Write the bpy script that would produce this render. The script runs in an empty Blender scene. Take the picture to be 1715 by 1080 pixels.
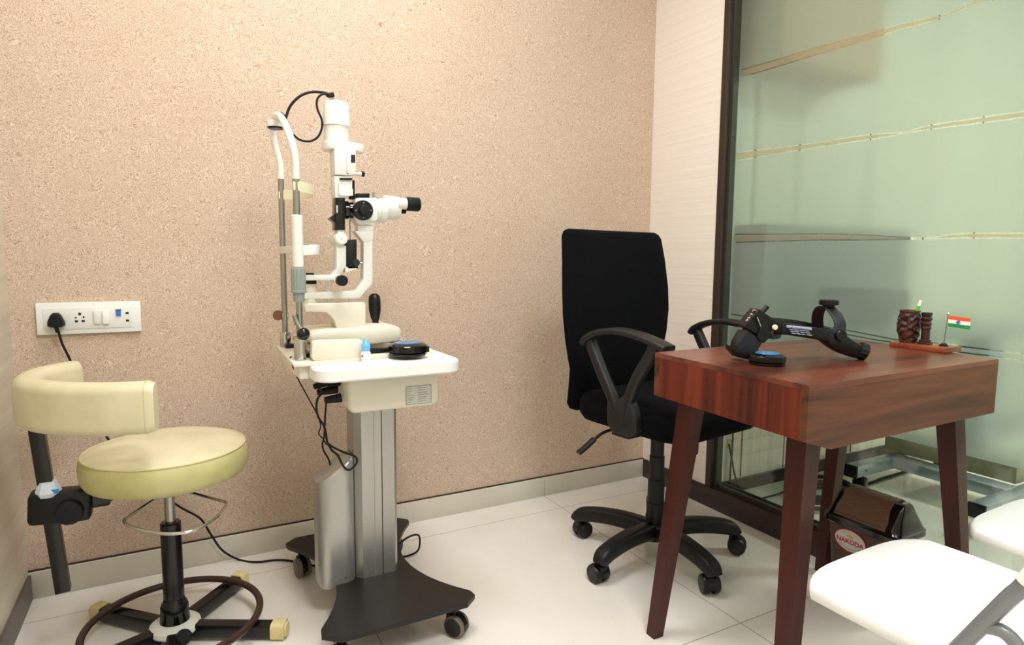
import bpy, bmesh, math, random
from mathutils import Vector, Matrix, noise
random.seed(4)
D = bpy.data; C = bpy.context.scene.collection
PI = math.pi
rad = math.radians
V = Vector

# ------------------------------------------------------------------ camera
W_, H_ = 1715, 1080
FPX = 1041.25
YAW, PITCH, ROLL = rad(28.4846), rad(5.7788), rad(.5008)
CAM = V((-1.8904, -2.1914, 1.0))
fw = V((math.sin(YAW)*math.cos(PITCH), math.cos(YAW)*math.cos(PITCH), -math.sin(PITCH)))
r0 = V((math.cos(YAW), -math.sin(YAW), 0)); u0 = r0.cross(fw)
rt = r0*math.cos(ROLL) + u0*math.sin(ROLL); up = -r0*math.sin(ROLL) + u0*math.cos(ROLL)
cd = D.cameras.new('camera'); cam = D.objects.new('camera', cd); C.objects.link(cam)
cam.matrix_world = Matrix(((rt.x, up.x, -fw.x, CAM.x), (rt.y, up.y, -fw.y, CAM.y), (rt.z, up.z, -fw.z, CAM.z), (0, 0, 0, 1)))
cd.sensor_fit = 'HORIZONTAL'; cd.sensor_width = 36; cd.lens = 36*FPX/W_; cd.clip_start = .02; cd.clip_end = 50
bpy.context.scene.camera = cam

def at(px, py, axis, val):
    """point of the room seen at a pixel of the photograph, on the plane axis = val (a measuring aid)"""
    d = fw*FPX + rt*(px - W_/2) - up*(py - H_/2)
    t = (val - CAM[axis])/d[axis]
    return CAM + d*t
def atv(px, py, p0, ang, off=0):
    n = V((-math.sin(ang), math.cos(ang), 0)); p = V(p0) + n*off
    d = fw*FPX + rt*(px - W_/2) - up*(py - H_/2)
    return CAM + d*((p - CAM).dot(n)/d.dot(n))

# ------------------------------------------------------------------ materials
def lin(h):
    h = h.lstrip('#'); o = []
    for i in (0, 2, 4):
        c = int(h[i:i+2], 16)/255
        o.append(c/12.92 if c <= .04045 else ((c+.055)/1.055)**2.4)
    return (*o, 1)
def mat(name, col, rough=.5, metal=0, spec=.5, coat=0, bump=0, bscale=200, var=0, vscale=6, trans=0, emit=0, sheen=0, stretch=None):
    m = D.materials.new(name); m.use_nodes = True; nt = m.node_tree; b = nt.nodes['Principled BSDF']
    c = lin(col); b.inputs['Base Color'].default_value = c
    b.inputs['Roughness'].default_value = rough; b.inputs['Metallic'].default_value = metal
    b.inputs['Specular IOR Level'].default_value = spec; b.inputs['Coat Weight'].default_value = coat
    b.inputs['Coat Roughness'].default_value = .08
    b.inputs['Transmission Weight'].default_value = trans
    if sheen: b.inputs['Sheen Weight'].default_value = sheen; b.inputs['Sheen Roughness'].default_value = .6
    tc = nt.nodes.new('ShaderNodeTexCoord')
    src = tc.outputs['Object']
    if stretch:
        mp = nt.nodes.new('ShaderNodeMapping'); mp.inputs['Scale'].default_value = stretch
        nt.links.new(src, mp.inputs['Vector']); src = mp.outputs['Vector']
    # faint procedural variation of tone on every material
    n = nt.nodes.new('ShaderNodeTexNoise'); n.inputs['Scale'].default_value = vscale; n.inputs['Detail'].default_value = 5
    nt.links.new(src, n.inputs['Vector'])
    mx = nt.nodes.new('ShaderNodeMix'); mx.data_type = 'RGBA'
    v = var or .03
    mx.inputs['A'].default_value = tuple(x*(1-v) for x in c[:3])+(1,)
    mx.inputs['B'].default_value = tuple(min(1, x*(1+v)) for x in c[:3])+(1,)
    nt.links.new(n.outputs['Fac'], mx.inputs['Factor']); nt.links.new(mx.outputs['Result'], b.inputs['Base Color'])
    if bump:
        n2 = nt.nodes.new('ShaderNodeTexNoise'); n2.inputs['Scale'].default_value = bscale; n2.inputs['Detail'].default_value = 3
        nt.links.new(src, n2.inputs['Vector'])
        bp = nt.nodes.new('ShaderNodeBump'); bp.inputs['Strength'].default_value = bump; bp.inputs['Distance'].default_value = .002
        nt.links.new(n2.outputs['Fac'], bp.inputs['Height']); nt.links.new(bp.outputs['Normal'], b.inputs['Normal'])
    if emit:
        b.inputs['Emission Color'].default_value = c; b.inputs['Emission Strength'].default_value = emit
    return m
def ramp(nt, fac, stops):
    r = nt.nodes.new('ShaderNodeValToRGB'); e = r.color_ramp.elements
    while len(e) < len(stops): e.new(.5)
    for k, (p, c) in enumerate(stops): e[k].position = p; e[k].color = lin(c) if isinstance(c, str) else (c, c, c, 1)
    nt.links.new(fac, r.inputs['Fac']); return r.outputs['Color']
def nmap(nt, scale, rot=(0, 0, 0)):
    tc = nt.nodes.new('ShaderNodeTexCoord'); mp = nt.nodes.new('ShaderNodeMapping')
    mp.inputs['Scale'].default_value = scale; mp.inputs['Rotation'].default_value = rot
    nt.links.new(tc.outputs['Object'], mp.inputs['Vector']); return mp.outputs['Vector']
def nnoise(nt, vec, scale, detail=4, dist=0, rough=.5):
    n = nt.nodes.new('ShaderNodeTexNoise'); n.inputs['Scale'].default_value = scale; n.inputs['Detail'].default_value = detail
    n.inputs['Distortion'].default_value = dist; n.inputs['Roughness'].default_value = rough
    nt.links.new(vec, n.inputs['Vector']); return n.outputs['Fac']
def nmix(nt, fac, a, b, mode='MIX'):
    mx = nt.nodes.new('ShaderNodeMix'); mx.data_type = 'RGBA'; mx.blend_type = mode
    for s, v in (('Factor', fac), ('A', a), ('B', b)):
        if hasattr(v, 'is_linked'): nt.links.new(v, mx.inputs[s])
        elif s == 'Factor': mx.inputs[s].default_value = v
        else: mx.inputs[s].default_value = lin(v) if isinstance(v, str) else v
    return mx.outputs['Result']
def nmath(nt, op, a, b=None):
    m = nt.nodes.new('ShaderNodeMath'); m.operation = op
    for i, v in enumerate((a, b)):
        if v is None: continue
        if hasattr(v, 'is_linked'): nt.links.new(v, m.inputs[i])
        else: m.inputs[i].default_value = v
    return m.outputs[0]
def nbump(nt, b, h, strength, dist):
    bp = nt.nodes.new('ShaderNodeBump'); bp.inputs['Strength'].default_value = strength; bp.inputs['Distance'].default_value = dist
    nt.links.new(h, bp.inputs['Height']); nt.links.new(bp.outputs['Normal'], b.inputs['Normal'])
def base(name, rough=.5, spec=.5):
    m = D.materials.new(name); m.use_nodes = True; nt = m.node_tree; b = nt.nodes['Principled BSDF']
    b.inputs['Roughness'].default_value = rough; b.inputs['Specular IOR Level'].default_value = spec
    return m, nt, b

def wallpaper():
    m, nt, b = base('wallpaper', .72, .3)
    v = nmap(nt, (1, 1, 1))
    # short curled strokes of an embossed wallpaper
    d = nt.nodes.new('ShaderNodeTexNoise'); d.inputs['Scale'].default_value = 14; d.inputs['Detail'].default_value = 2
    nt.links.new(v, d.inputs['Vector'])
    vv = nt.nodes.new('ShaderNodeVectorMath'); vv.operation = 'MULTIPLY_ADD'
    nt.links.new(d.outputs['Color'], vv.inputs[0]); vv.inputs[1].default_value = (.12, .12, .12); nt.links.new(v, vv.inputs[2])
    f1 = nnoise(nt, vv.outputs[0], 400, 2, 1.4, .55)
    f2 = nnoise(nt, v, 190, 3, .5)
    f3 = nnoise(nt, v, 3, 3)
    c1 = ramp(nt, f1, [(.39, '#937059'), (.48, '#cbb098'), (.58, '#e9d8c6')])
    c2 = nmix(nt, .25, c1, ramp(nt, f2, [(.35, '#b8947a'), (.65, '#e6cfb8')]))
    c3 = nmix(nt, .08, c2, ramp(nt, f3, [(.35, '#c79f86'), (.65, '#ebd4c0')]))
    nt.links.new(c3, b.inputs['Base Color'])
    nbump(nt, b, f1, .35, .002)
    return m
def streaks(name, a, c, e, vec_scale, rot=(0, 0, 0), rough=.4):
    m, nt, b = base(name, rough, .4)
    v = nmap(nt, vec_scale, rot)
    f = nnoise(nt, v, 1, 5, .3, .6)
    nt.links.new(ramp(nt, f, [(.3, a), (.5, c), (.7, e)]), b.inputs['Base Color'])
    return m
def floor_mat():
    m, nt, b = base('floor_tiles', .1, .5)
    tc = nt.nodes.new('ShaderNodeTexCoord'); sp = nt.nodes.new('ShaderNodeSeparateXYZ'); nt.links.new(tc.outputs['Object'], sp.inputs[0])
    T = .9085
    def line(s, o):
        x = nmath(nt, 'FRACT', nmath(nt, 'ADD', nmath(nt, 'DIVIDE', nmath(nt, 'SUBTRACT', s, o), T), 20.5))
        return nmath(nt, 'LESS_THAN', nmath(nt, 'ABSOLUTE', nmath(nt, 'SUBTRACT', x, .5)), .0013/T)
    g = nmath(nt, 'MAXIMUM', line(sp.outputs['X'], -.5444), line(sp.outputs['Y'], -.1508))
    n = nnoise(nt, tc.outputs['Object'], 2.2, 5)
    c = ramp(nt, n, [(.35, '#e2dbd1'), (.65, '#ede8e0')])
    nt.links.new(nmix(nt, g, c, '#8d8276'), b.inputs['Base Color'])
    r = nmath(nt, 'ADD', nmath(nt, 'MULTIPLY', g, .5), .09)
    nt.links.new(r, b.inputs['Roughness'])
    return m
def wood(name, stops, scale, rough=.35, coat=.25, nscale=1):
    m, nt, b = base(name, rough, .3)
    b.inputs['Coat Weight'].default_value = coat; b.inputs['Coat Roughness'].default_value = .25
    v = nmap(nt, scale)
    f = nnoise(nt, v, nscale, 6, .9, .62)
    f2 = nnoise(nt, v, nscale*.35, 3, 1.4)
    k = nmath(nt, 'ADD', nmath(nt, 'MULTIPLY', f, .55), nmath(nt, 'MULTIPLY', f2, .45))
    nt.links.new(ramp(nt, k, stops), b.inputs['Base Color'])
    return m
def leather(name, col, var):
    m, nt, b = base(name, .38, .5)
    v = nmap(nt, (1, 1, 1))
    f = nnoise(nt, v, 9, 5)
    nt.links.new(ramp(nt, f, [(.3, var), (.6, col)]), b.inputs['Base Color'])
    nbump(nt, b, nnoise(nt, v, 500, 2), .12, .001)
    return m
def schlick(nt, r0_):
    lw = nt.nodes.new('ShaderNodeLayerWeight'); lw.inputs['Blend'].default_value = .5
    return nmath(nt, 'ADD', nmath(nt, 'MULTIPLY', nmath(nt, 'POWER', lw.outputs['Facing'], 5), 1-r0_), r0_)
def clear_glass(name, tint, ior=.05):
    m = D.materials.new(name); m.use_nodes = True; nt = m.node_tree; nt.nodes.remove(nt.nodes['Principled BSDF'])
    out = nt.nodes['Material Output']
    tr = nt.nodes.new('ShaderNodeBsdfTransparent'); gl = nt.nodes.new('ShaderNodeBsdfGlossy'); gl.inputs['Roughness'].default_value = .01
    v = nmap(nt, (1, 1, 1)); f = nnoise(nt, v, 2, 2)
    c = lin(tint)
    nt.links.new(nmix(nt, f, tuple(x*.985 for x in c[:3])+(1,), c), tr.inputs['Color'])
    ms = nt.nodes.new('ShaderNodeMixShader'); nt.links.new(schlick(nt, ior), ms.inputs[0]); nt.links.new(tr.outputs[0], ms.inputs[1]); nt.links.new(gl.outputs[0], ms.inputs[2])
    nt.links.new(ms.outputs[0], out.inputs['Surface'])
    return m
def frosted(name, tint, r1):
    m = D.materials.new(name); m.use_nodes = True; nt = m.node_tree; nt.nodes.remove(nt.nodes['Principled BSDF'])
    out = nt.nodes['Material Output']
    v = nmap(nt, (1, 1, 1)); f = nnoise(nt, v, 1.6, 4)
    c = lin(tint); colr = nmix(nt, f, tuple(x*.94 for x in c[:3])+(1,), c)
    rf = nt.nodes.new('ShaderNodeBsdfRefraction'); rf.inputs['IOR'].default_value = 1.15; rf.inputs['Roughness'].default_value = r1
    tl = nt.nodes.new('ShaderNodeBsdfTranslucent'); df = nt.nodes.new('ShaderNodeBsdfDiffuse')
    gl = nt.nodes.new('ShaderNodeBsdfGlossy'); gl.inputs['Roughness'].default_value = .3
    for s in (rf, tl, df): nt.links.new(colr, s.inputs['Color'])
    m1 = nt.nodes.new('ShaderNodeMixShader'); m1.inputs[0].default_value = .14
    nt.links.new(rf.outputs[0], m1.inputs[1]); nt.links.new(tl.outputs[0], m1.inputs[2])
    m2 = nt.nodes.new('ShaderNodeMixShader'); m2.inputs[0].default_value = .07
    nt.links.new(m1.outputs[0], m2.inputs[1]); nt.links.new(df.outputs[0], m2.inputs[2])
    m3 = nt.nodes.new('ShaderNodeMixShader'); nt.links.new(schlick(nt, .035), m3.inputs[0]); nt.links.new(m2.outputs[0], m3.inputs[1]); nt.links.new(gl.outputs[0], m3.inputs[2])
    nt.links.new(m3.outputs[0], out.inputs['Surface'])
    return m

M = {}
M['wallpaper'] = wallpaper()
M['floor'] = floor_mat()
M['left_panel'] = streaks('left_laminate', '#c9bfab', '#d4cab6', '#ded5c2', (1, 1.5, 22), (rad(8), 0, 0))
M['right_panel'] = streaks('right_laminate', '#e8ded2', '#ede4d9', '#f1e9e0', (.6, .6, 80), (0, 0, 0))
M['skirting'] = mat('skirting_tile', '#d6cfc0', .16, var=.05, vscale=4)
M['skirting_dark'] = mat('skirting_grey', '#5d5850', .4, var=.15)
M['plinth'] = mat('dark_plinth', '#2a1b16', .28, var=.2, vscale=9)
M['frame_dark'] = mat('dark_frame', '#2f211b', .35, var=.15)
M['frame_green'] = mat('frame_bead', '#33362c', .35)
M['paint'] = mat('ceiling_paint', '#f3efe8', .85)
M['stripe'] = streaks('striped_laminate', '#cbc8b2', '#dedac6', '#ebe8d8', (38, 1, .3), rough=.4)
M['tanwood'] = mat('tan_wood', '#b98e52', .5, var=.1)
M['glass'] = clear_glass('clear_glass', '#eff6f0', .075)
M['film'] = frosted('frosted_film', '#f0f7f3', .32)
M['film2'] = frosted('frosted_band', '#f2efe3', .28)
M['white_plastic'] = mat('white_plastic', '#eeeeea', .32)
M['chair_white'] = mat('chair_white_plastic', '#f3f3f0', .35)
M['white_metal'] = mat('white_enamel', '#e9e7e1', .28, spec=.5, var=.03)
M['cream'] = mat('cream_enamel', '#e3dccb', .33, var=.04)
M['cream_plastic'] = mat('cream_plastic', '#f1e7c4', .4)
M['table_white'] = mat('table_laminate', '#f1f1ef', .3)
M['black_plastic'] = mat('black_plastic', '#0b0b0b', .35, spec=.35)
M['black_gloss'] = mat('black_gloss', '#060607', .14, spec=.45)
M['black_rubber'] = mat('black_rubber', '#0e0e0d', .5, spec=.3)
M['black_paint'] = mat('black_paint', '#0b0b0c', .25, var=.3, vscale=30)
M['chair_plastic'] = mat('chair_black_plastic', '#100f0f', .45, spec=.35, bump=.15, bscale=900)
M['arm_plastic'] = mat('arm_black_plastic', '#1d1b1a', .45, spec=.4, bump=.1, bscale=900)
M['chair_fabric'] = mat('chair_black_fabric', '#08090c', .95, bump=.5, bscale=900, spec=.12)
M['base_black'] = mat('base_plate_black', '#161211', .38, spec=.4, bump=.15, bscale=1200)
M['grey_plastic'] = mat('grey_plastic', '#8d948c', .4)
M['dark_grey'] = mat('dark_grey_plastic', '#1c1f23', .4, spec=.4)
M['grey_tube'] = mat('grey_tube', '#868b8e', .35, metal=.35)
M['tyre'] = mat('caster_tyre', '#6f6654', .6)
M['chrome'] = mat('chrome', '#c9c9c6', .12, metal=1)
M['steel'] = mat('worn_steel', '#a5a39c', .25, metal=1)
M['alu'] = mat('brushed_aluminium', '#b4b2ae', .36, metal=.9, stretch=(1, 1, .02), vscale=60, var=.06)
M['alu_cover'] = mat('silver_cover', '#b2b0ad', .34, metal=.75, var=.04)
M['trolley_alu'] = mat('trolley_aluminium', '#aab4bc', .35, metal=.6)
M['ring_brown'] = mat('worn_brown_enamel', '#3a241e', .3, var=.4, vscale=40)
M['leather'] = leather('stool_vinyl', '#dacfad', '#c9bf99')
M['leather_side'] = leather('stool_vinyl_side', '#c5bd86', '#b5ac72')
M['piping'] = mat('stool_piping', '#cabf8c', .45)
M['tape'] = mat('yellowed_tape', '#dccb94', .5, var=.12, vscale=30)
M['hub_white'] = mat('hub_white', '#dedfd6', .4, var=.06)
WST = [(.28, '#28110e'), (.42, '#50251a'), (.52, '#6e3827'), (.64, '#86492f'), (.75, '#5a2e20')]
M['wood_top'] = wood('desk_top_wood', WST, (1.6, 14, 14), .33, .22, 1.1)
M['wood_front'] = wood('desk_front_wood', [(.28, '#22140f'), (.40, '#3c2115'), (.50, '#5c341f'), (.62, '#714328'), (.75, '#432719')], (1.5, 14, 17), .5, .03, 1.0)  # same wood as the top; duller light on the front painted in
M['wood_side'] = wood('desk_side_wood', [(.28, '#180908'), (.42, '#471a10'), (.52, '#672716'), (.64, '#7a361e'), (.75, '#3c150e')], (10, 26, .9), .42, .05, 1.0)  # same wood again; redder, darker look under the light put into the colour
M['wood_leg'] = wood('desk_leg_wood', [(.3, '#290e0a'), (.5, '#401811'), (.7, '#4e2018')], (14, 14, 1.5), .42, .05)
M['carved'] = wood('carved_wood', [(.3, '#140806'), (.48, '#351710'), (.62, '#6e361f'), (.75, '#8a4a2a')], (30, 30, 30), .3, .3)
_nt = M['carved'].node_tree; nbump(_nt, _nt.nodes['Principled BSDF'], nnoise(_nt, nmap(_nt, (1, 1, 1)), 190, 3, 1.5), .9, .003)
M['stand_wood'] = wood('stand_wood', [(.3, '#5a2614'), (.5, '#8a4526'), (.7, '#a35c34')], (10, 20, 20), .35, .4)
M['bin_brown'] = mat('bin_brown', '#4a3127', .45, var=.06)
M['bin_lid'] = mat('bin_lid_dark', '#160d0a', .14)
M['bin_flap'] = mat('bin_flap_woven', '#664a36', .4, bump=1, bscale=140)
M['red'] = mat('red_print', '#c3122f', .5)
M['orange'] = mat('orange_print', '#e59a2c', .5)
M['silver_sticker'] = mat('silver_sticker', '#c3c8c8', .35, var=.08, vscale=60)
M['saffron'] = mat('flag_saffron', '#f0551d', .6)
M['flag_white'] = mat('flag_white', '#efeee6', .6)
M['flag_green'] = mat('flag_green', '#178a4a', .6)
M['flag_blue'] = mat('flag_blue', '#3a78b8', .6)
M['pen_green'] = mat('pen_green', '#4fd11f', .35)
M['blue_cap'] = mat('blue_cap', '#6db7f5', .35)
M['lens_blue'] = mat('lens_case_blue', '#1f78b4', .15, var=.35, vscale=60)
M['port_blue'] = mat('port_blue', '#2c7bd8', .35)
M['print_grey'] = mat('print_grey', '#5c5c58', .6)
M['print_white'] = mat('print_white', '#c9cde8', .5)
M['label_silver'] = mat('label_silver', '#c9cabf', .4)
M['hole'] = mat('socket_hole', '#171513', .6)
M['seam'] = mat('seam', '#9b9290', .6)
M['brown_seam'] = mat('brown_seam', '#7d5a36', .6)
M['green_grey'] = mat('green_grey_laminate', '#5c665c', .5, var=.1)
M['beige_box'] = mat('beige_box', '#a9a385', .4)
M['knob_brown'] = mat('copper_knob', '#8e6350', .35, metal=.5)
M['wrap'] = mat('plastic_wrap', '#c9d3dc', .3)
M['wrap_blue'] = mat('wrap_print', '#2d7fc0', .4)

# ------------------------------------------------------------------ mesh builder
class MB:
    def __init__(s): s.bm = bmesh.new(); s.mats = [None]
    def mi(s, m):
        if m is None: return 0
        if m not in s.mats: s.mats.append(m)
        return s.mats.index(m)
    def _fin(s, faces, m):
        k = s.mi(m)
        for f in faces: f.material_index = k
    def poly(s, rings, m=None, cap0=True, cap1=True, closed=True):
        bm = s.bm; R_ = [[bm.verts.new(p) for p in r] for r in rings]; fs = []
        n = len(R_[0])
        for a, b in zip(R_[:-1], R_[1:]):
            for i in range(n if closed else n-1):
                j = (i+1) % n
                fs.append(bm.faces.new((a[i], a[j], b[j], b[i])))
        if cap0 and closed: fs.append(bm.faces.new(R_[0][::-1]))
        if cap1 and closed: fs.append(bm.faces.new(R_[-1]))
        s._fin(fs, m); return fs
    def box(s, c, size, rz=0, bev=0, m=None, mtx=None, seg=2):
        b2 = bmesh.new(); bmesh.ops.create_cube(b2, size=1)
        bmesh.ops.scale(b2, vec=size, verts=b2.verts)
        if bev: bmesh.ops.bevel(b2, geom=b2.edges[:], offset=min(bev, min(size)*.49), segments=seg, affect='EDGES', profile=.5)
        T = Matrix.Translation(c) @ (mtx if mtx is not None else Matrix.Rotation(rz, 4, 'Z'))
        return s.merge(b2, T, m)
    def merge(s, b2, T, m=None):
        bmesh.ops.transform(b2, matrix=T, verts=b2.verts)
        mp = {v: s.bm.verts.new(v.co) for v in b2.verts}; fs = []
        for f in b2.faces: fs.append(s.bm.faces.new([mp[v] for v in f.verts]))
        b2.free(); s._fin(fs, m); return s
    def lathe(s, prof, c=(0, 0, 0), axis='Z', seg=32, m=None, T=None, squash=None):
        """prof: (r, h) pairs"""
        c = V(c); rings = []
        A = {'Z': Matrix.Identity(3), 'X': Matrix(((0, 0, 1), (1, 0, 0), (0, 1, 0))), 'Y': Matrix(((0, 1, 0), (0, 0, 1), (1, 0, 0)))}
        if isinstance(axis, str): Rm = A[axis]
        else: Rm = V((0, 0, 1)).rotation_difference(V(axis)).to_matrix()
        for r, h in prof:
            r = max(r, 1e-5)
            rings.append([c + Rm @ V((r*math.cos(2*PI*i/seg), r*math.sin(2*PI*i/seg)*(squash or 1), h)) for i in range(seg)])
        s.poly(rings, m); return s
    def cyl(s, p0, p1, r0_, r1_=None, seg=24, m=None, bev=0):
        p0 = V(p0); p1 = V(p1); L = (p1-p0).length; r1_ = r0_ if r1_ is None else r1_
        if bev: pr = [(r0_-bev, 0), (r0_, bev), (r1_, L-bev), (r1_-bev, L)]
        else: pr = [(r0_, 0), (r1_, L)]
        return s.lathe(pr, p0, tuple((p1-p0)/L), seg, m)
    def sphere(s, c, r, m=None, seg=24, sc=(1, 1, 1)):
        b2 = bmesh.new(); bmesh.ops.create_uvsphere(b2, u_segments=seg, v_segments=seg//2, radius=r)
        return s.merge(b2, Matrix.Translation(c) @ Matrix.Diagonal((*sc, 1)), m)
    def tube(s, pts, r, m=None, seg=12, cyclic=False, sm=6, rs=None):
        P = spline(pts, sm, cyclic); n = len(P); rings = []
        prev = None
        for i, p in enumerate(P):
            if cyclic: t = (P[(i+1) % n]-P[i-1]).normalized()
            else: t = (P[min(i+1, n-1)]-P[max(i-1, 0)]).normalized()
            if prev is None:
                a = V((0, 0, 1)) if abs(t.z) < .9 else V((1, 0, 0)); nn = (a - t*a.dot(t)).normalized()
            else: nn = (prev - t*prev.dot(t)).normalized()
            prev = nn; bb = t.cross(nn)
            rr = r if rs is None else rs[0] + (rs[1]-rs[0])*i/(n-1)
            rings.append([p + nn*math.cos(2*PI*k/seg)*rr + bb*math.sin(2*PI*k/seg)*rr for k in range(seg)])
        if cyclic: rings.append(rings[0]); 
        s.poly(rings, m, cap0=not cyclic, cap1=not cyclic); return s
    def sweep(s, pts, prof, ref, m=None, sm=6, scale=None, smooth=True):
        """prof 2D points (a along ref, b along t x ref)"""
        P = spline(pts, sm) if smooth else [V(p) for p in pts]; n = len(P); ref = V(ref).normalized(); rings = []
        for i, p in enumerate(P):
            t = (P[min(i+1, n-1)]-P[max(i-1, 0)]).normalized()
            a = (ref - t*ref.dot(t)).normalized(); b = t.cross(a)
            k = 1 if scale is None else scale(i/(n-1))
            if not isinstance(k, tuple): k = (k, k)
            rings.append([p + a*x*k[0] + b*y*k[1] for x, y in prof])
        s.poly(rings, m); return s
    def prism(s, poly, d0, d1, axis=1, m=None, bev=0):
        """poly: points in the two other axes, extruded along axis from d0 to d1"""
        b2 = bmesh.new()
        def mk(a, b, d): return {0: V((d, a, b)), 1: V((a, d, b)), 2: V((a, b, d))}[axis]
        v0 = [b2.verts.new(mk(a, b, d0)) for a, b in poly]; v1 = [b2.verts.new(mk(a, b, d1)) for a, b in poly]
        n = len(poly)
        for i in range(n): b2.faces.new((v0[i], v0[(i+1) % n], v1[(i+1) % n], v1[i]))
        f0 = b2.faces.new(v0[::-1]); f1 = b2.faces.new(v1)
        bmesh.ops.recalc_face_normals(b2, faces=b2.faces)
        if bev: bmesh.ops.bevel(b2, geom=b2.edges[:], offset=bev, segments=2, affect='EDGES', profile=.5, clamp_overlap=True)
        return s.merge(b2, Matrix.Identity(4), m)
    def quad(s, pts, m=None):
        s._fin([s.bm.faces.new([s.bm.verts.new(p) for p in pts])], m); return s
    def build(s, name, m, parent=None, loc=None, ang=35, local=False, origin=None):
        if origin is None:
            if parent is not None: origin = V(parent.get('_o', (0, 0, 0)))
            else: origin = V((0, 0, 0))
        bmesh.ops.recalc_face_normals(s.bm, faces=s.bm.faces)
        if not local:
            for v in s.bm.verts: v.co -= V(origin)
        me = D.meshes.new(name); s.bm.to_mesh(me); s.bm.free()
        if s.mats:
            for k in s.mats: me.materials.append(M[k] if k else M[m])
        else: me.materials.append(M[m])
        me.shade_smooth(); me.set_sharp_from_angle(angle=rad(ang))
        o = D.objects.new(name, me); C.objects.link(o)
        if parent is not None: o.parent = parent; ORG[o.name] = V(origin)
        elif not local: o.location = origin
        o['_o'] = tuple(origin)
        return o
ORG = {}
def spline(pts, sm, cyclic=False):
    P = [V(p) for p in pts]; n = len(P)
    if n < 3 or sm <= 1: return P
    out = []
    rng = range(n if cyclic else n-1)
    for i in rng:
        if cyclic: p0, p1, p2, p3 = P[i-1], P[i], P[(i+1) % n], P[(i+2) % n]
        else: p0, p1, p2, p3 = P[max(i-1, 0)], P[i], P[i+1], P[min(i+2, n-1)]
        for k in range(sm):
            t = k/sm
            out.append(.5*((2*p1)+(p2-p0)*t+(2*p0-5*p1+4*p2-p3)*t*t+(3*p1-p0-3*p2+p3)*t**3))
    if not cyclic: out.append(P[-1])
    return out
def rrect(w, h, r, n=5, cx=0, cy=0):
    r = min(r, w/2-1e-5, h/2-1e-5); o = []
    for sx, sy, a in ((1, -1, -90), (1, 1, 0), (-1, 1, 90), (-1, -1, 180)):
        for k in range(n+1):
            t = rad(a+90*k/n); o.append((cx+sx*(w/2-r)+r*math.cos(t), cy+sy*(h/2-r)+r*math.sin(t)))
    return o
def tag(o, label=None, cat=None, group=None, kind=None):
    if label: o['label'] = label
    if cat: o['category'] = cat
    if group: o['group'] = group
    if kind: o['kind'] = kind
    return o
def thing(name, label, cat, loc=(0, 0, 0), rz=0, group=None, local=False):
    o = D.objects.new(name, None); C.objects.link(o); o.location = loc; o.rotation_euler = (0, 0, rz); o.empty_display_size = .05
    o['_o'] = (0, 0, 0) if local else tuple(loc)
    tag(o, label, cat, group); return o
def struct(o): o['kind'] = 'structure'; return o
def text(name, s_, size, m, parent, mtx, depth=.0004, bold=0):
    cu = D.curves.new(name, 'FONT'); cu.body = s_; cu.size = size; cu.align_x = 'CENTER'; cu.align_y = 'CENTER'; cu.extrude = depth; cu.offset = bold
    tmp = D.objects.new('tmp', cu); C.objects.link(tmp)
    bpy.context.view_layer.update()
    me = D.meshes.new_from_object(tmp.evaluated_get(bpy.context.evaluated_depsgraph_get()))
    D.objects.remove(tmp); D.curves.remove(cu)
    o_ = V(parent.get('_o', (0, 0, 0)))
    me.transform(Matrix.Translation(-o_) @ mtx)
    me.materials.clear(); me.materials.append(M[m]); me.name = name
    o = D.objects.new(name, me); C.objects.link(o); o.parent = parent; o['_o'] = tuple(o_)
    return o
def frame_m(origin, xdir, ydir):
    x = V(xdir).normalized(); y = V(ydir); y = (y-x*y.dot(x)).normalized(); z = x.cross(y)
    return Matrix(((x.x, y.x, z.x, origin[0]), (x.y, y.y, z.y, origin[1]), (x.z, y.z, z.z, origin[2]), (0, 0, 0, 1)))

# ------------------------------------------------------------------ the room
LX = -2.30; YF = -4.0; CZ = 2.7; GX = .04; AY = -.34; AX = 2.7
b = MB(); b.box(((LX-.1+AX+.1)/2, YF/2-.05, -.05), (AX-LX+.4, -YF+.3, .1)); struct(b.build('floor', 'floor'))
b = MB(); b.box(((LX+AX)/2, YF/2, CZ+.05), (AX-LX+.4, -YF+.3, .1)); struct(b.build('ceiling', 'paint'))
b = MB(); b.box((LX/2-.05, .05, CZ/2), (-LX+.1, .1, CZ)); struct(b.build('wall_back', 'wallpaper'))
b = MB(); b.box((LX-.05, YF/2, CZ/2), (.1, -YF, CZ)); struct(b.build('wall_left', 'left_panel'))
b = MB(); b.box(((LX+AX)/2, YF-.05, CZ/2), (AX-LX+.2, .1, CZ)); struct(b.build('wall_front', 'paint'))
b = MB(); b.box((.05, -.195, CZ/2), (.1, .39, CZ)); struct(b.build('wall_right', 'right_panel'))
o = MB(); o.box(((AX+.1)/2+.05, AY+.05, CZ/2), (AX-.1, .1, CZ)); struct(o.build('wall_adjoining', 'stripe'))
for i, x in enumerate((.262, .54, 1.04, 1.54, 2.04)):
    o = MB(); o.box((x, AY-.0015, CZ/2+.03), (.006, .003, CZ-.06)); struct(o.build('trim_%d' % (i+3), 'brown_seam'))
b = MB(); b.box((AX+.05, YF/2, CZ/2), (.1, -YF, CZ)); struct(b.build('wall_far', 'paint'))
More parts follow.
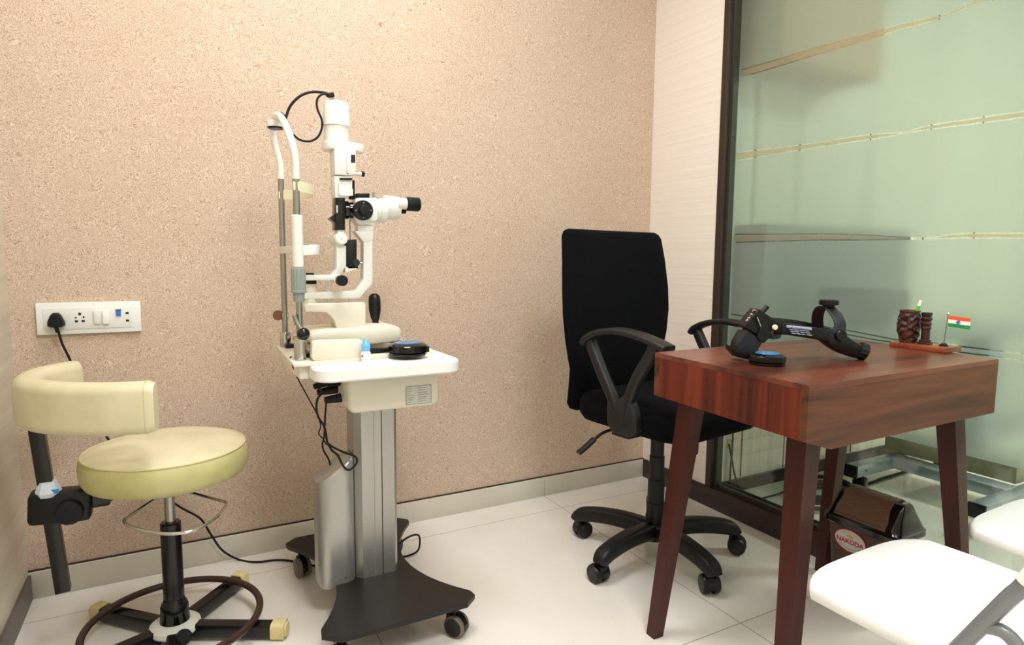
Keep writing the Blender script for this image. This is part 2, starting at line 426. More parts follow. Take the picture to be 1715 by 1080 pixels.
# skirting
b = MB(); b.box((LX/2, -.006, .0405), (-LX, .012, .081), bev=.0015)
b.box((LX/2, -.003, .083), (-LX, .006, .004), m='frame_dark')
for x in (-.5444, -1.453): b.box((x, -.0122, .038), (.0015, .001, .07), m='seam')
b.mats = ['skirting' if k is None else k for k in b.mats]
struct(b.build('baseboard_back', 'skirting'))
def multi(b, default):
    return b
b = MB(); b.box((LX+.004, YF/2-.006, .0375), (.008, -YF-.012, .075)); struct(b.build('baseboard_left', 'skirting_dark'))
b = MB(); b.box(((AX+.1)/2, AY-.006, .0275), (AX-.1, .012, .055)); struct(b.build('baseboard_adjoining', 'frame_dark'))
b = MB(); b.box((.006, YF/2-.006, .042), (.03, -YF-.012, .084), bev=.002)
b.box((.038, (YF-.39)/2, .05), (.045, -YF-.39, .1), bev=.004)
struct(b.build('baseboard_right', 'plinth'))
b = MB()
b.box((.02, (YF-.45)/2, .098), (.012, -YF-.45, .012), bev=.003); b.box((.036, (YF-.45)/2, .104), (.006, -YF-.45, .01), bev=.002)
struct(b.build('trim_1', 'frame_green'))

# partition: frame, glass pane, frosted film with clear wavy lines
b = MB(); b.box((.024, -.408, 1.38), (.06, .03, 2.6), bev=.003); b.box((.03, -.428, 1.38), (.03, .014, 2.58), m='frame_green')
b.mats = ['frame_dark' if k is None else k for k in b.mats]
w1 = struct(b.build('window_1', 'frame_dark'))
b = MB(); b.box((GX+.006, (YF-.434)/2, 1.38), (.008, -YF-.434, 2.57))
pane = b.build('glass_pane', 'glass', w1); pane['label'] = 'clear green glass pane'
FX = GX+.0005
def gp(px, py): q = at(px, py, 0, FX); return (q.y, q.z)
L1u = [(1234, 119), (1300, 100), (1355, 83), (1447, 58.5), (1510, 40), (1560, 29), (1592, 21), (1625, 5), (1660, -8), (1715, -20)]
L1l = [(1234, 131), (1300, 112), (1355, 95), (1447, 68), (1510, 49), (1560, 36), (1592, 24), (1625, 10), (1660, 0), (1715, -13)]
L2u = [(1228, 256), (1317, 245.5), (1380, 237), (1435, 228), (1480, 223.5), (1515, 221), (1548, 212), (1580, 206), (1640, 197), (1710, 187), (1760, 180)]
L2l = [(1228, 270), (1317, 255), (1380, 245), (1435, 236.5), (1480, 230), (1515, 223), (1548, 218), (1580, 213.5), (1640, 206), (1710, 197), (1760, 190)]
L3u = [(1222, 392.5), (1300, 392), (1365, 391.5), (1426, 392.5), (1506, 397), (1540, 398.5), (1560, 398), (1609, 391), (1660, 390.5), (1712, 390.5), (1760, 391)]
L3l = [(1222, 406), (1300, 404), (1365, 402), (1426, 402), (1506, 400.5), (1540, 400.5), (1560, 400), (1609, 398.5), (1660, 398.5), (1712, 399), (1760, 400)]
L4u = [(1217, 525), (1252, 530), (1340, 541), (1417, 553), (1460, 561), (1509, 570), (1570, 575), (1617, 581), (1693, 590), (1760, 598)]
L4l = [(1217, 538), (1252, 541), (1340, 549), (1417, 560), (1460, 568), (1509, 575), (1570, 584), (1617, 591), (1671, 597.5), (1715, 605), (1760, 612)]
def curve(L):
    P = spline([(gp(*q)[0], gp(*q)[1], 0) for q in L], 6)
    return [(p.x, p.y) for p in P]
def zat(L, y):
    # L sorted by decreasing y
    if y >= L[0][0]:
        return L[0][1]
    for a, c in zip(L[:-1], L[1:]):
        if c[0] <= y <= a[0]:
            t = (a[0]-y)/(a[0]-c[0]+1e-9); return a[1]+(c[1]-a[1])*t
    (y1, z1), (y2, z2) = L[-2], L[-1]
    return z2 + (z2-z1)/(y2-y1)*(y-y2)
CU = [curve(L) for L in (L4l, L4u, L3l, L3u, L2l, L2u, L1l, L1u)]
yl, yr = -.437, YF+.02
Ys = [yl, -.448, -.4482] + [-.45-.012*k for k in range(110)] + [-1.8, -2.2, -2.8, -3.4, yr]
G = .0022
def strip(lo, hi, mname, nm):
    b = MB(); rows = []
    for y in Ys:
        a = lo(y); c = hi(y)
        if c < a + .0002: c = a + .0002
        rows.append([(FX, y, a), (FX, y, c), (FX+.0012, y, c), (FX+.0012, y, a)])
    b.poly(rows, mname)
    o = b.build(nm, mname, w1, ang=20); return o
def bound(k, s):
    def f(y):
        if y > -.4481: return zat(CU[k], y)  # margin stays frosted: slits start a little in from the frame
        return zat(CU[k], y)+s*G
    return f
lo = lambda y: .465
for k in range(0, 8, 2):
    strip(lo, bound(k, -1), 'film', 'frosted_film')
    strip(bound(k, 1), bound(k+1, -1), 'film2' if k > 0 else 'film', 'frosted_band')
    lo = bound(k+1, 1)
strip(lo, lambda y: max(2.64, zat(CU[7], y)+.01), 'film', 'frosted_film')

# lights of the two rooms
def area(name, loc, size, power, colr=(1, 1, 1), rot=(0, 0, 0), sy=None):
    l = D.lights.new(name, 'AREA'); l.energy = power*1.5; l.color = colr; l.size = size
    if sy: l.shape = 'RECTANGLE'; l.size_y = sy
    o = D.objects.new(name, l); C.objects.link(o); o.location = loc; o.rotation_euler = rot; return o
for i, (x, y, e) in enumerate(((-1.45, -.85, 21), (-1.3, -2.3, 32), (-.35, -3.2, 8))):
    b = MB(); b.box((x, y, CZ-.012), (.64, .64, .024), bev=.004); t = tag(b.build('ceiling_light', 'white_metal', origin=(x, y, CZ)), None, 'ceiling light')
    t['label'] = ['square ceiling light panel above the slit lamp', 'square ceiling light panel above the middle of the room', 'square ceiling light panel near the glass partition and front wall'][i]
    area('lamp', (x, y, CZ-.03), .6, e, (.97, .985, 1))
area('lamp_adjoining', (1.9, -2.1, CZ-.03), .6, 47, (1, 1, .99))
w = D.worlds.new('world'); bpy.context.scene.world = w; w.use_nodes = True
w.node_tree.nodes['Background'].inputs[0].default_value = (1, .97, .93, 1); w.node_tree.nodes['Background'].inputs[1].default_value = .3
vs = bpy.context.scene.view_settings; vs.view_transform = 'Standard'; vs.look = 'None'; vs.gamma = 1; vs.exposure = -.22; vs.use_curve_mapping = False

# ------------------------------------------------------------------ casters
def caster(b_parent, c, ang, r=.024, w=.034, tyre='black_plastic', stem=.02, cap='black_gloss', local=False):
    """twin-wheel caster part with two wheel children; c = point above the wheel at swivel, ang = heading"""
    c = V(c); f = V((math.cos(ang), math.sin(ang), 0)); s = V((-f.y, f.x, 0))
    ax = V((c.x, c.y, r)) - f*r*.55
    b = MB()
    b.cyl((c.x, c.y, r*1.2), (c.x, c.y, c.z), .007, m=None)
    pts = [(ax.x, ax.y, r)]
    P = []
    for k in range(9):
        t = rad(-10 + 200*k/8); P.append(ax + f*math.cos(t)*r*1.06 + V((0, 0, 1))*math.sin(t)*r*1.06)
    Q = [ax + (p-ax)*.72 for p in P]
    for i in range(8):
        q = [P[i], P[i+1], Q[i+1], Q[i]]
        b.poly([[p - s*w*.2 for p in q], [p + s*w*.2 for p in q]])
    b.box(V((c.x, c.y, r*1.55)) , (r*.7, w*.55, r*.9), rz=ang, bev=.003)
    cs = b.build('caster', 'black_plastic', b_parent, local=local)
    for sg in (-1, 1):
        b = MB(); p0 = ax + s*sg*w*.12; p1 = ax + s*sg*w*.5
        L = (p1-p0).length; d = tuple((p1-p0)/L)
        b.lathe([(r*.9, 0), (r, .002), (r, L*.75), (r*.9, L)], p0, d, 28, tyre)
        b.lathe([(r*.84, 0), (r*.8, .0015), (r*.3, .002)], p1 - V(d)*.0005, d, 28, cap)
        b.build('wheel', tyre, cs, local=local)
    return cs

# ------------------------------------------------------------------ instrument table (cart)
IT = thing('instrument_table', 'white topped motorised instrument table on a black wheeled base, carrying the slit lamp', 'instrument table', (-1.41, -.47, 0))
# base plate: concave sides, cut corners
def arc3(p, q, bulge, n=10):
    p = V(p); q = V(q); m_ = (p+q)/2; d = q-p; nrm = V((-d.y, d.x)).normalized()
    o = []
    for k in range(1, n):
        t = k/n; o.append(p.lerp(q, t) + nrm*bulge*4*t*(1-t))
    return [tuple(x) for x in o]
x0, x1, y0, y1 = -1.615, -1.212, -.775, -.165
pl = [(x0+.04, y0), (x1-.035, y0), (x1, y0+.03), (x1-.002, y0+.055)]
pl += arc3((x1-.002, y0+.055), (x1-.002, y1-.05), .10, 12)
pl += [(x1-.002, y1-.05), (x1, y1-.03), (x1-.03, y1), (x0+.035, y1), (x0, y1-.03), (x0+.004, y1-.055)]
pl += arc3((x0+.004, y1-.055), (x0+.004, y0+.06), .085, 12)
pl += [(x0+.004, y0+.06), (x0, y0+.035)]
b = MB(); b.prism(pl, .088, .100, 2); b.build('base_plate', 'base_black', IT, ang=30)
for (cx, cy, a) in ((-1.575, -.215, rad(100)), (-1.26, -.215, rad(40)), (-1.275, -.73, rad(125)), (-1.565, -.725, rad(60))):
    cs = caster(IT, (cx, cy, .088), a, .03, .04, 'tyre')
# column
b = MB()
cp = [(-1.455, -.523), (-1.362, -.523), (-1.353, -.514), (-1.353, -.43), (-1.362, -.42), (-1.455, -.42), (-1.472, -.43), (-1.472, -.506)]
b.prism(cp, .1, .6, 2)
for x in (-1.42, -1.398): b.box((x, -.5232, .35), (.0012 if x < -1.41 else .0022, .0012, .5), m='seam' if x < -1.41 else 'hole')
b.mats = ['alu' if k is None else k for k in b.mats]
b.build('column', 'alu', IT, ang=20)
# rounded cover with slanted top on the patient side of the column
b = MB(); prof = rrect(.105, .10, .035, 6, -1.522, -.475)
prof = [(min(x, -1.473), y) for x, y in prof]
rings = []
for z in (.088, .094, .104): rings.append([(x if z > .1 else -1.52+(x+1.52)*(.9 if z < .09 else .97), y if z > .1 else -.475+(y+.475)*(.9 if z < .09 else .97), z) for x, y in prof])
def topz(x): return .392 + (x+1.575)*.62
rings.append([(x, y, topz(x)-.008) for x, y in prof]); rings.append([(-1.52+(x+1.52)*.97, -.475+(y+.475)*.95, topz(x)-.002) for x, y in prof]); rings.append([(-1.52+(x+1.52)*.88, -.475+(y+.475)*.85, topz(x)) for x, y in prof])
b.poly(rings); b.build('column_cover', 'alu_cover', IT, ang=50)
b = MB(); b.lathe([(.0022, 0), (.0022, .001)], at(579, 967, 1, -.525), 'Y', 10, 'hole')
b.build('cover_screw', 'hole', IT)
# power box under the top
b = MB(); pr = rrect(.252, .108, .022, 6)
bx = (-1.38, .648)
for (ya, yb) in ((-.60, -.30),):
    R_ = []
    for y, k in ((ya, .86), (ya+.004, .95), (ya+.014, 1), (yb-.014, 1), (yb, .9)):
        R_.append([(bx[0]+x*(1-(1-k)*.35), y, bx[1]+z*k) for x, z in pr])
    b.poly(R_)
b.build('power_box', 'cream', IT, ang=40)
# rating label with lines of tiny print
lab = [at(680, 651, 1, -.6012), at(722, 644, 1, -.6012), at(722, 671, 1, -.6012), at(681, 678, 1, -.6012)]
lx0, lx1 = lab[0].x, lab[1].x; lz0, lz1 = min(lab[2].z, lab[3].z), max(lab[0].z, lab[1].z)
b = MB(); b.box(((lx0+lx1)/2, -.6005, (lz0+lz1)/2), (lx1-lx0, .001, lz1-lz0), m='label_silver')
y = -.6013
for (ax_, az_, bx_, bz_) in ((0, 0, 1, 0), (0, 1, 1, 1), (0, 0, 0, 1), (1, 0, 1, 1)):
    b.box((lx0+(lx1-lx0)*(ax_+bx_)/2, y, lz0+(lz1-lz0)*(az_+bz_)/2), (max(.0008, (lx1-lx0)*abs(bx_-ax_)), .0006, max(.0008, (lz1-lz0)*abs(bz_-az_))), m='print_grey')
for r_ in range(7):
    zz = lz1-(r_+1)*(lz1-lz0)/8
    for k in range(2):
        xx = lx0+.003+k*(lx1-lx0)*.42; ln = (lx1-lx0)*(random.uniform(.12, .3) if k == 0 else random.uniform(.3, .52))
        b.box((xx+ln/2, y, zz), (ln, .0005, .0007), m='print_grey')
b.build('rating_label', 'label_silver', IT)['label'] = 'framed silver rating label with tiny grey print'
# table top
TZ = .73
b = MB(); tp = rrect(.385, .475, .045, 8, -1.4085, -.4425)
b.poly([[(x*1+(-1.4085-x)*.012, y+(-.4425-y)*.012, TZ-.032) for x, y in tp], [(x, y, TZ-.028) for x, y in tp], [(x, y, TZ-.004) for x, y in tp], [(x+(-1.4085-x)*.012, y+(-.4425-y)*.012, TZ) for x, y in tp]])
b.build('tabletop', 'table_white', IT, ang=30)
# plugs in the left side of the box
b = MB()
b.cyl((-1.503, -.50, .672), (-1.54, -.50, .668), .019, .015); b.cyl((-1.54, -.50, .668), (-1.575, -.50, .656), .013, .007)
b.cyl((-1.503, -.54, .629), (-1.512, -.54, .629), .007, m='chrome'); b.cyl((-1.512, -.54, .629), (-1.555, -.54, .626), .012, .009)
b.cyl((-1.503, -.47, .640), (-1.56, -.47, .634), .014, .008)
b.mats = ['black_rubber' if k is None else k for k in b.mats]
b.build('plug', 'black_rubber', IT)

# ------------------------------------------------------------------ cables
def cable(name, label, pts, r, group=None, m='black_rubber', sm=8):
    b = MB(); b.tube(pts, r, sm=sm, seg=10); o = b.build(name, m, origin=V(pts[-1])); return tag(o, label, 'cable', group)
Y5 = -.5
def cy(pts, y): return [at(px, py, 1, y) for px, py in pts]
cable('power_cable', 'thick black power cable looping down from under the white instrument table beside the silver column',
      [V((-1.572, -.50, .657))] + cy([(540, 655), (532, 668), (530, 685), (534, 700), (542, 712), (546, 726), (548, 740), (556, 754), (566, 763), (574, 779), (583, 787), (594, 780), (598, 771), (594, 764), (578, 758), (560, 750), (547, 741)], -.535), .0030)
cable('signal_cable', 'thin black cable crossing the power cable and dropping onto the silver column cover',
      [V((-1.55, -.54, .627))] + cy([(547, 671), (545, 690), (544, 710), (543, 730), (540, 745), (543, 756), (550, 768), (553, 779)], -.51), .0026)
cable('thin_cable', 'thin black wire hanging from the cream base plate edge down to the looped cables',
      [V((-1.615, -.45, .731))] + cy([(486, 600), (497, 630), (514, 662), (530, 692), (537, 712), (534, 726), (541, 735), (547, 745)], -.50), .0017)
# lead from the wall plug to the table
wp = cy([(97, 552), (104, 575), (117, 602), (140, 655), (176, 727), (215, 780), (262, 820), (300, 848), (335, 868), (352, 893), (372, 921)], -.035)
fl = [at(400, 937, 2, .004), at(430, 941, 2, .004), at(478, 938, 2, .004), V((-1.46, -.25, .004)), V((-1.32, -.25, .004)), V((-1.25, -.265, .004)), V((-1.212, -.28, .018)), V((-1.205, -.295, .05)), V((-1.215, -.31, .09)), V((-1.26, -.345, .108)), V((-1.33, -.39, .104)), V((-1.38, -.417, .104))]

# ------------------------------------------------------------------ switch board
SB = thing('switch_board', 'long white wall plate with sockets, two switches and a blue port', 'switch board', (-2.19, 0, .82))
c4 = [at(60, 508, 1, 0), at(235, 503, 1, 0), at(238, 553.5, 1, 0), at(63, 562, 1, 0)]
sx0 = (c4[0].x+c4[3].x)/2; sx1 = (c4[1].x+c4[2].x)/2; sz0 = (c4[2].z+c4[3].z)/2; sz1 = (c4[0].z+c4[1].z)/2
sw = sx1-sx0; sh = sz1-sz0; scx = (sx0+sx1)/2; scz = (sz0+sz1)/2
b = MB(); b.box((scx, -.006, scz), (sw, .012, sh), bev=.003); b.build('face_plate', 'white_plastic', SB)
b = MB(); b.box((scx-.004, -.0125, scz), (sw*.84, .003, sh*.68), bev=.001); b.build('module_frame', 'white_metal', SB)
def sbp(px, py): q = at(px, py, 1, -.014); return q
for (px, py, r) in ((133.5, 525.5, .0038), (127, 532, .0024), (140, 531, .0024)): q = sbp(px, py); b = MB(); b.lathe([(r, 0), (r, .001)], (q.x, -.0150, q.z), 'Y', 16); b.build('socket_hole', 'hole', SB)
for (px, py) in ((128, 538), (139.5, 537.5), (213, 524), (213.5, 536.5)): q = sbp(px, py); b = MB(); b.box((q.x, -.0145, q.z), (.008, .001, .006), bev=.001); b.build('socket_hole', 'hole', SB)
for (px, dz) in ((163, .002), (177.5, -.002)):
    q = sbp(px, 530.5); b = MB(); b.box((q.x, -.017, q.z), (.017, .008, .042), bev=.002, mtx=Matrix.Rotation(rad(5 if dz > 0 else -5), 4, 'X')); b.build('switch', 'white_plastic', SB)
q = sbp(198.5, 524); b = MB(); b.box((q.x, -.016, q.z), (.012, .004, .018), bev=.001); b.box((q.x, -.0165, q.z+.009), (.014, .004, .003), m='hole'); b.mats = ['port_blue' if k is None else k for k in b.mats]; b.build('data_port', 'port_blue', SB)
PC = thing('wall_power_lead', 'black power lead plugged into the white wall plate, running down to the floor', 'power lead', (-2.27, -.02, .83))
q = sbp(95, 535)
b = MB(); shp = [(-.020, -.016), (-.012, -.021), (.012, -.021), (.021, -.016), (.0195, -.004), (.012, .014), (.006, .020), (-.006, .020), (-.012, .014), (-.0195, -.004)]
b.poly([[(q.x+x*.9, -.0145, q.z+z*.9) for x, z in shp], [(q.x+x, -.02, q.z+z) for x, z in shp], [(q.x+x, -.036, q.z+z) for x, z in shp], [(q.x+x*.85, -.043, q.z+z*.85) for x, z in shp]])
b.cyl((q.x, -.033, q.z-.018), (q.x+.003, -.034, q.z-.036), .0055, .0045)
b.build('plug', 'black_rubber', PC, ang=50)
b = MB(); b.tube([V((q.x+.002, -.034, q.z-.03))] + wp + fl, .0033, sm=8, seg=10); b.build('cord', 'black_rubber', PC)

# ------------------------------------------------------------------ slit lamp
SL = thing('slit_lamp', 'white slit lamp microscope with chin rest standing on the instrument table', 'slit lamp', (-1.44, -.40, TZ))
YM = -.41
def S(px, py, y=YM): q = at(px, py, 1, y); return (q.x, q.z)
def Sx(px, py, y=YM): return S(px, py, y)[0]
def Sz(px, py, y=YM): return S(px, py, y)[1]
def P3(px, py, y=YM): q = at(px, py, 1, y); return V((q.x, q.y, q.z))
def poly(pts, y=YM): return [S(px, py, y) for px, py in pts]
def vcyl(b, pl_, cx_px, y=YM, m=None, seg=32, off=0):
    """vertical turned body: pl_ = (py, half width in px)"""
    cxm = sum(Sx(cx_px, py, y) for py, _ in pl_)/len(pl_)+off
    prof = []
    for py, hw in pl_:
        z = Sz(cx_px, py, y); prof.append((Sx(cx_px+hw, py, y)-Sx(cx_px, py, y), z))
    b.lathe([(r, z) for r, z in prof], (cxm, y, 0), 'Z', seg, m); return cxm
def hcyl(b, pl_, py, y=YM, m=None, seg=32):
    """lying along X: pl_ = (px, half height px, optional centre row)"""
    prof = []; z = Sz(sum(p[0] for p in pl_)/len(pl_), py, y)
    for p_ in pl_: prof.append((abs(Sz(p_[0], py-p_[1], y)-Sz(p_[0], py, y)), Sx(p_[0], py, y)))
    b.lathe(prof, (0, y, z), 'X', seg, m)
def ycyl(b, px, py, rpx, ya, yb, m=None, seg=32, bev=.001):
    c = P3(px, py, ya); r = abs(Sx(px+rpx, py, ya)-Sx(px, py, ya))
    b.cyl((c.x, ya, c.z), (c.x, yb, c.z), r, seg=seg, m=m, bev=bev)
# cream ground plate
b = MB(); b.prism([(-1.632, -.205), (-1.246, -.205), (-1.246, -.535), (-1.62, -.605), (-1.64, -.60)], TZ+.0, TZ+.008, 2, bev=.0015)
b.prism([(-1.625, -.25), (-1.60, -.25), (-1.60, -.585), (-1.625, -.585)], TZ-.035, TZ+.0, 2, bev=.004)
b.build('ground_plate', 'cream', SL)
GZ = TZ+.008
# two uprights
yF, yB = -.535, -.27
fx = Sx(503, 590, yF); bxx = Sx(478, 570, yB)
for (x, y, pxs, ztop, zs) in ((fx, yF, 504, Sz(495, 284, yF), Sz(504, 566, yF)), (bxx, yB, 479, Sz(470, 297, yB), Sz(478, 556, yB))):
    b = MB(); b.cyl((x, y, GZ), (x, y, ztop), .0085); b.build('upright', 'steel', SL)
    b = MB(); b.cyl((x, y, GZ), (x, y, zs), .0155, bev=.0015); b.build('socket', 'chrome', SL)
# hoop joining the tops
b = MB()
hp = [(fx, yF, Sz(496, 300, yF)), (fx, yF, Sz(495, 270, yF)), P3(490, 243, yF+.004), P3(482, 219, yF+.03), P3(473, 200, yF+.075), P3(466, 193, yF+.12),
      P3(461, 197, yB-.06), P3(457, 208, yB-.02), P3(457, 220, yB-.005), P3(460, 240, yB), P3(466, 262, yB), (bxx, yB, Sz(469, 280, yB)), (bxx, yB, Sz(469, 300, yB))]
b.tube(hp, .0092, seg=16); b.build('forehead_hoop', 'white_metal', SL)
b = MB(); q = P3(462, 211, -.38); b.lathe([(.024, 0), (.024, .014), (.020, .017)], (q.x, q.y, q.z-.004), 'Z', 24, 'white_metal'); b.lathe([(.019, 0), (.022, .003)], (q.x, q.y, q.z-.008), 'Z', 24, 'black_plastic')
b.build('fixation_lamp', 'white_metal', SL)
# forehead strap (curved band) and chin rest
def band(z0, z1, bulge, th, xa=0):
    P = []; n = 14
    for k in range(n+1):
        t = k/n; y = yF+(yB-yF)*t; x = fx+(bxx-fx)*t + bulge*math.sin(PI*t)**.8 + xa
        P.append((x, y))
    b = MB(); rings = []
    for x, y in P: rings.append([(x-th/2, y, z0), (x+th/2, y, z0), (x+th/2, y, z1), (x-th/2, y, z1)])
    b.poly(rings); return b
zf0, zf1 = Sz(497, 320, yF), Sz(497, 304, yF)
b = band(zf0, zf1+.003, .062, .004); b.box((fx, yF, (zf0+zf1)/2), (.016, .016, zf1-zf0), bev=.003); b.box((bxx, yB, (zf0+zf1)/2), (.016, .014, zf1-zf0), bev=.003)
b.build('forehead_strap', 'cream_plastic', SL)
zc0, zc1 = Sz(497, 424, yF), Sz(497, 411, yF)
b = MB(); b.box(((fx+bxx)/2-.002, (yF+yB)/2, (zc0+zc1)/2), (.014, yB-yF+.02, zc1-zc0), bev=.002); b.build('chin_crossbar', 'white_metal', SL)
b = MB(); cr = []
for k in range(11):
    t = rad(-90+180*k/10); cr.append((-1.612+.036+.03*math.cos(t), (yF+yB)/2-.04+.045*math.sin(t)))
rr = [[(x, y, zc0-.002), (x+.004, y, zc0-.002), (x+.006, y, zc1+.002), (x+.001, y, zc1+.004)] for x, y in cr]
b.poly(rr); b.prism(cr+[(-1.615, (yF+yB)/2+.005), (-1.615, (yF+yB)/2-.085)], zc0-.004, zc0, 2); b.build('chin_rest', 'white_metal', SL)
# sleeve and grey height knob on the near upright
b = MB(); b.cyl((fx, yF, Sz(498, 448, yF)), (fx, yF, Sz(497, 360, yF)), .0138, bev=.002); b.build('upright_sleeve', 'white_metal', SL)
b = MB()
zk0, zk1, zk2 = Sz(498, 505, yF), Sz(498, 490, yF), Sz(498, 448, yF)
n = 48; prof = [(.0135, zk0), (.0145, zk1-.001), (.0195, zk1), (.0195, zk1+.005), (.018, zk1+.006), (.018, zk2-.003), (.0165, zk2)]
rings = []
for r, z in prof: rings.append([(fx+math.cos(2*PI*i/n)*(r - (.0012 if i % 4 == 0 and r > .014 else 0)), yF+math.sin(2*PI*i/n)*(r - (.0012 if i % 4 == 0 and r > .014 else 0)), z) for i in range(n)])
b.poly(rings); b.build('height_knob', 'grey_plastic', SL, ang=25)
# lock lever with black ball
b = MB(); b.tube([P3(493, 528, yF-.01), P3(496, 538, yF-.012), P3(502, 548, yF-.016), P3(508, 556, yF-.02)], .006)
lv = b.build('lock_lever', 'steel', SL)
b = MB(); c = P3(508, 559, yF-.018); b.sphere(c, .0165); b.build('ball_knob', 'black_gloss', lv)
b = MB(); ycyl(b, 466, 528, 9, -.27, -.262, m='knob_brown'); c = P3(478, 528, -.27); b.box((c.x, -.27, c.z), (.02, .012, .016), bev=.002, m='chrome'); b.build('clamp_disc', 'knob_brown', SL)
# rail with covers either side
b = MB()
p_ = poly([(523, 574), (530, 571), (604, 569), (608, 572), (610, 600), (606, 602), (527, 605), (522, 600)], -.575)
b.prism(p_, -.575, -.545, 1, bev=.003); b.build('rail_cover', 'cream', SL, ang=40)
b = MB(); b.prism([(x+.035, z) for x, z in p_], -.265, -.235, 1, bev=.003); b.build('rail_cover', 'cream', SL, ang=40)
b = MB(); b.cyl((-1.58, -.55, GZ+.022), (-1.58, -.26, GZ+.022), .008); b.cyl((-1.30, -.55, GZ+.012), (-1.30, -.26, GZ+.012), .006)
b.box((-1.45, -.50, GZ+.006), (.33, .03, .01), m='black_plastic'); b.box((-1.45, -.30, GZ+.006), (.33, .03, .01), m='black_plastic'); 
b.mats = ['steel' if k is None else k for k in b.mats]; b.build('cross_rail', 'steel', SL)
# sliding body
b = MB(); ys = -.49
p_ = poly([(521, 573), (522, 562), (530, 556), (560, 553), (600, 551), (640, 545), (665, 546), (672, 551), (672, 566), (665, 572), (612, 578), (530, 579)], ys)
b.prism(p_, ys, -.315, 1, bev=.005)
b.build('sliding_base', 'cream', SL, ang=40)
b = MB(); q = P3(629, 546, -.40); q.z = max(q.z, Sz(650, 547, ys)-.004)
jt = P3(628, 499, -.42)
b.lathe([(.02, -.004), (.017, .003), (.010, .007), (.009, .012), (.013, .022), (.0175, .045), (.0175, .075), (.016, .085), (.010, .092), (.001, .094)], (q.x, q.y, q.z), (-.03, 0, 1), 28)
b.build('joystick', 'black_plastic', SL, ang=40)
# upright casting that carries the arms
b = MB()
p_ = poly([(507, 510), (512, 507), (606, 505), (608, 508), (608, 547), (560, 549), (557, 537), (551, 528), (543, 522), (534, 521), (508, 521)])
b.prism(p_, -.44, -.38, 1, bev=.003); b.build('arm_casting', 'cream', SL, ang=40)
pc = Sx(519, 490)
b = MB(); vcyl(b, [(509, 11), (476, 11), (475, 10)], 519); b.build('pivot_post', 'cream', SL)
b = MB(); vcyl(b, [(475, 11), (467, 11)], 519); b.build('angle_dial', 'black_plastic', SL)
b = MB(); vcyl(b, [(461, 9), (457, 9)], 517); b.build('pivot_knob', 'black_plastic', SL)
# microscope arm (outer U) and illumination arm
def ribbon(b, outer, inner, ya, yb, bev=.002, m=None):
    b.prism(poly(outer)+poly(inner)[::-1], ya, yb, 1, bev=bev, m=m)
b = MB()
ribbon(b, [(508, 500), (600, 499), (621, 474), (621, 388)], [(508, 490), (592, 486), (606, 467), (606, 404)], -.428, -.392)
b.prism(poly([(591, 387), (622, 387), (622, 402), (606, 406)]), -.43, -.39, 1, bev=.002)
b.prism(poly([(545, 472), (551, 472), (551, 490), (545, 490)]), -.415, -.405, 1)
b.build('microscope_arm', 'white_metal', SL, ang=40)
b = MB()
ribbon(b, [(508, 469), (560, 468), (567, 455), (574, 445), (574, 412)], [(508, 460), (551, 460), (558, 450), (558, 440), (558, 408)], -.45, -.41)
b.prism(poly([(574, 446), (590, 446), (594, 450), (574, 456)]), -.44, -.42, 1)
b.build('illumination_arm', 'white_metal', SL, ang=40)
b = MB(); ycyl(b, 574, 470, 9.2, -.475, -.452, m='black_rubber'); ycyl(b, 567, 467, 8, -.452, -.40, m='white_metal'); b.build('centring_knob', 'black_rubber', SL)
b = MB(); ycyl(b, 572, 400, 10.3, -.462, -.375); ycyl(b, 572, 400, 8.5, -.465, -.461, m='white_metal'); c = P3(572.5, 400, -.466); b.lathe([(.0014, 0), (.0014, .001)], c, 'Y', 8, 'print_grey')
b.mats = ['white_metal' if k is None else k for k in b.mats]; b.build('tilt_joint', 'white_metal', SL)
b = MB(); b.prism(poly([(575, 402), (593, 401), (593, 441), (596, 449), (580, 450), (575, 446)]), -.44, -.40, 1, bev=.001); ycyl(b, 597, 440, 6, -.445, -.41, m='dark_grey'); c = P3(601, 440, -.42); b.cyl(c, c+V((.012, 0, 0)), .0035, m='chrome')
b.mats = ['black_plastic' if k is None else k for k in b.mats]; b.build('slit_control', 'black_plastic', SL)
b = MB()
for px in (576.5, 586.5): c0 = P3(px, 402, -.42); c1 = P3(px-.5, 366, -.42); b.cyl(c0, c1, .0018)
b.build('guide_rods', 'steel', SL)
# prism tower
b = MB(); b.prism(poly([(557, 332), (573, 332), (573, 386), (557, 386)]), -.445, -.405, 1, bev=.001)
b.prism(poly([(548, 366), (565, 353), (566, 370), (559, 376)]), -.44, -.41, 1)
b.box(P3(564.5, 350, -.4455), (.004, .001, .02), m='label_silver')
b.mats = ['black_gloss' if k is None else k for k in b.mats]; b.build('prism_tower', 'black_gloss', SL)
b = MB(); b.prism(poly([(562, 386), (572, 386), (573, 391), (561, 391)]), -.44, -.40, 1); b.build('tower_foot', 'white_metal', SL)
b = MB(); b.prism(poly([(555, 297), (584, 297), (584, 329), (575, 333), (556, 333)]), -.45, -.40, 1, bev=.001)
b.prism(poly([(563, 301), (583, 301), (583, 304), (563, 304)]), -.456, -.448, 1, m='black_plastic'); b.cyl(P3(569, 305, -.454), P3(569, 326, -.454), .004, m='white_metal')
b.prism(poly([(564, 319), (584, 319), (584, 330), (564, 330)]), -.458, -.448, 1, m='white_metal')
b.mats = ['white_metal' if k is None else k for k in b.mats]; b.build('slit_housing', 'white_metal', SL)
b = MB(); b.prism(poly([(554, 253), (589, 253), (589, 295), (575, 297), (555, 295)]), -.455, -.395, 1, bev=.0015)
b.prism(poly([(574, 254), (574.6, 254), (574.6, 294), (574, 294)]), -.4556, -.4553, 1, m='seam')
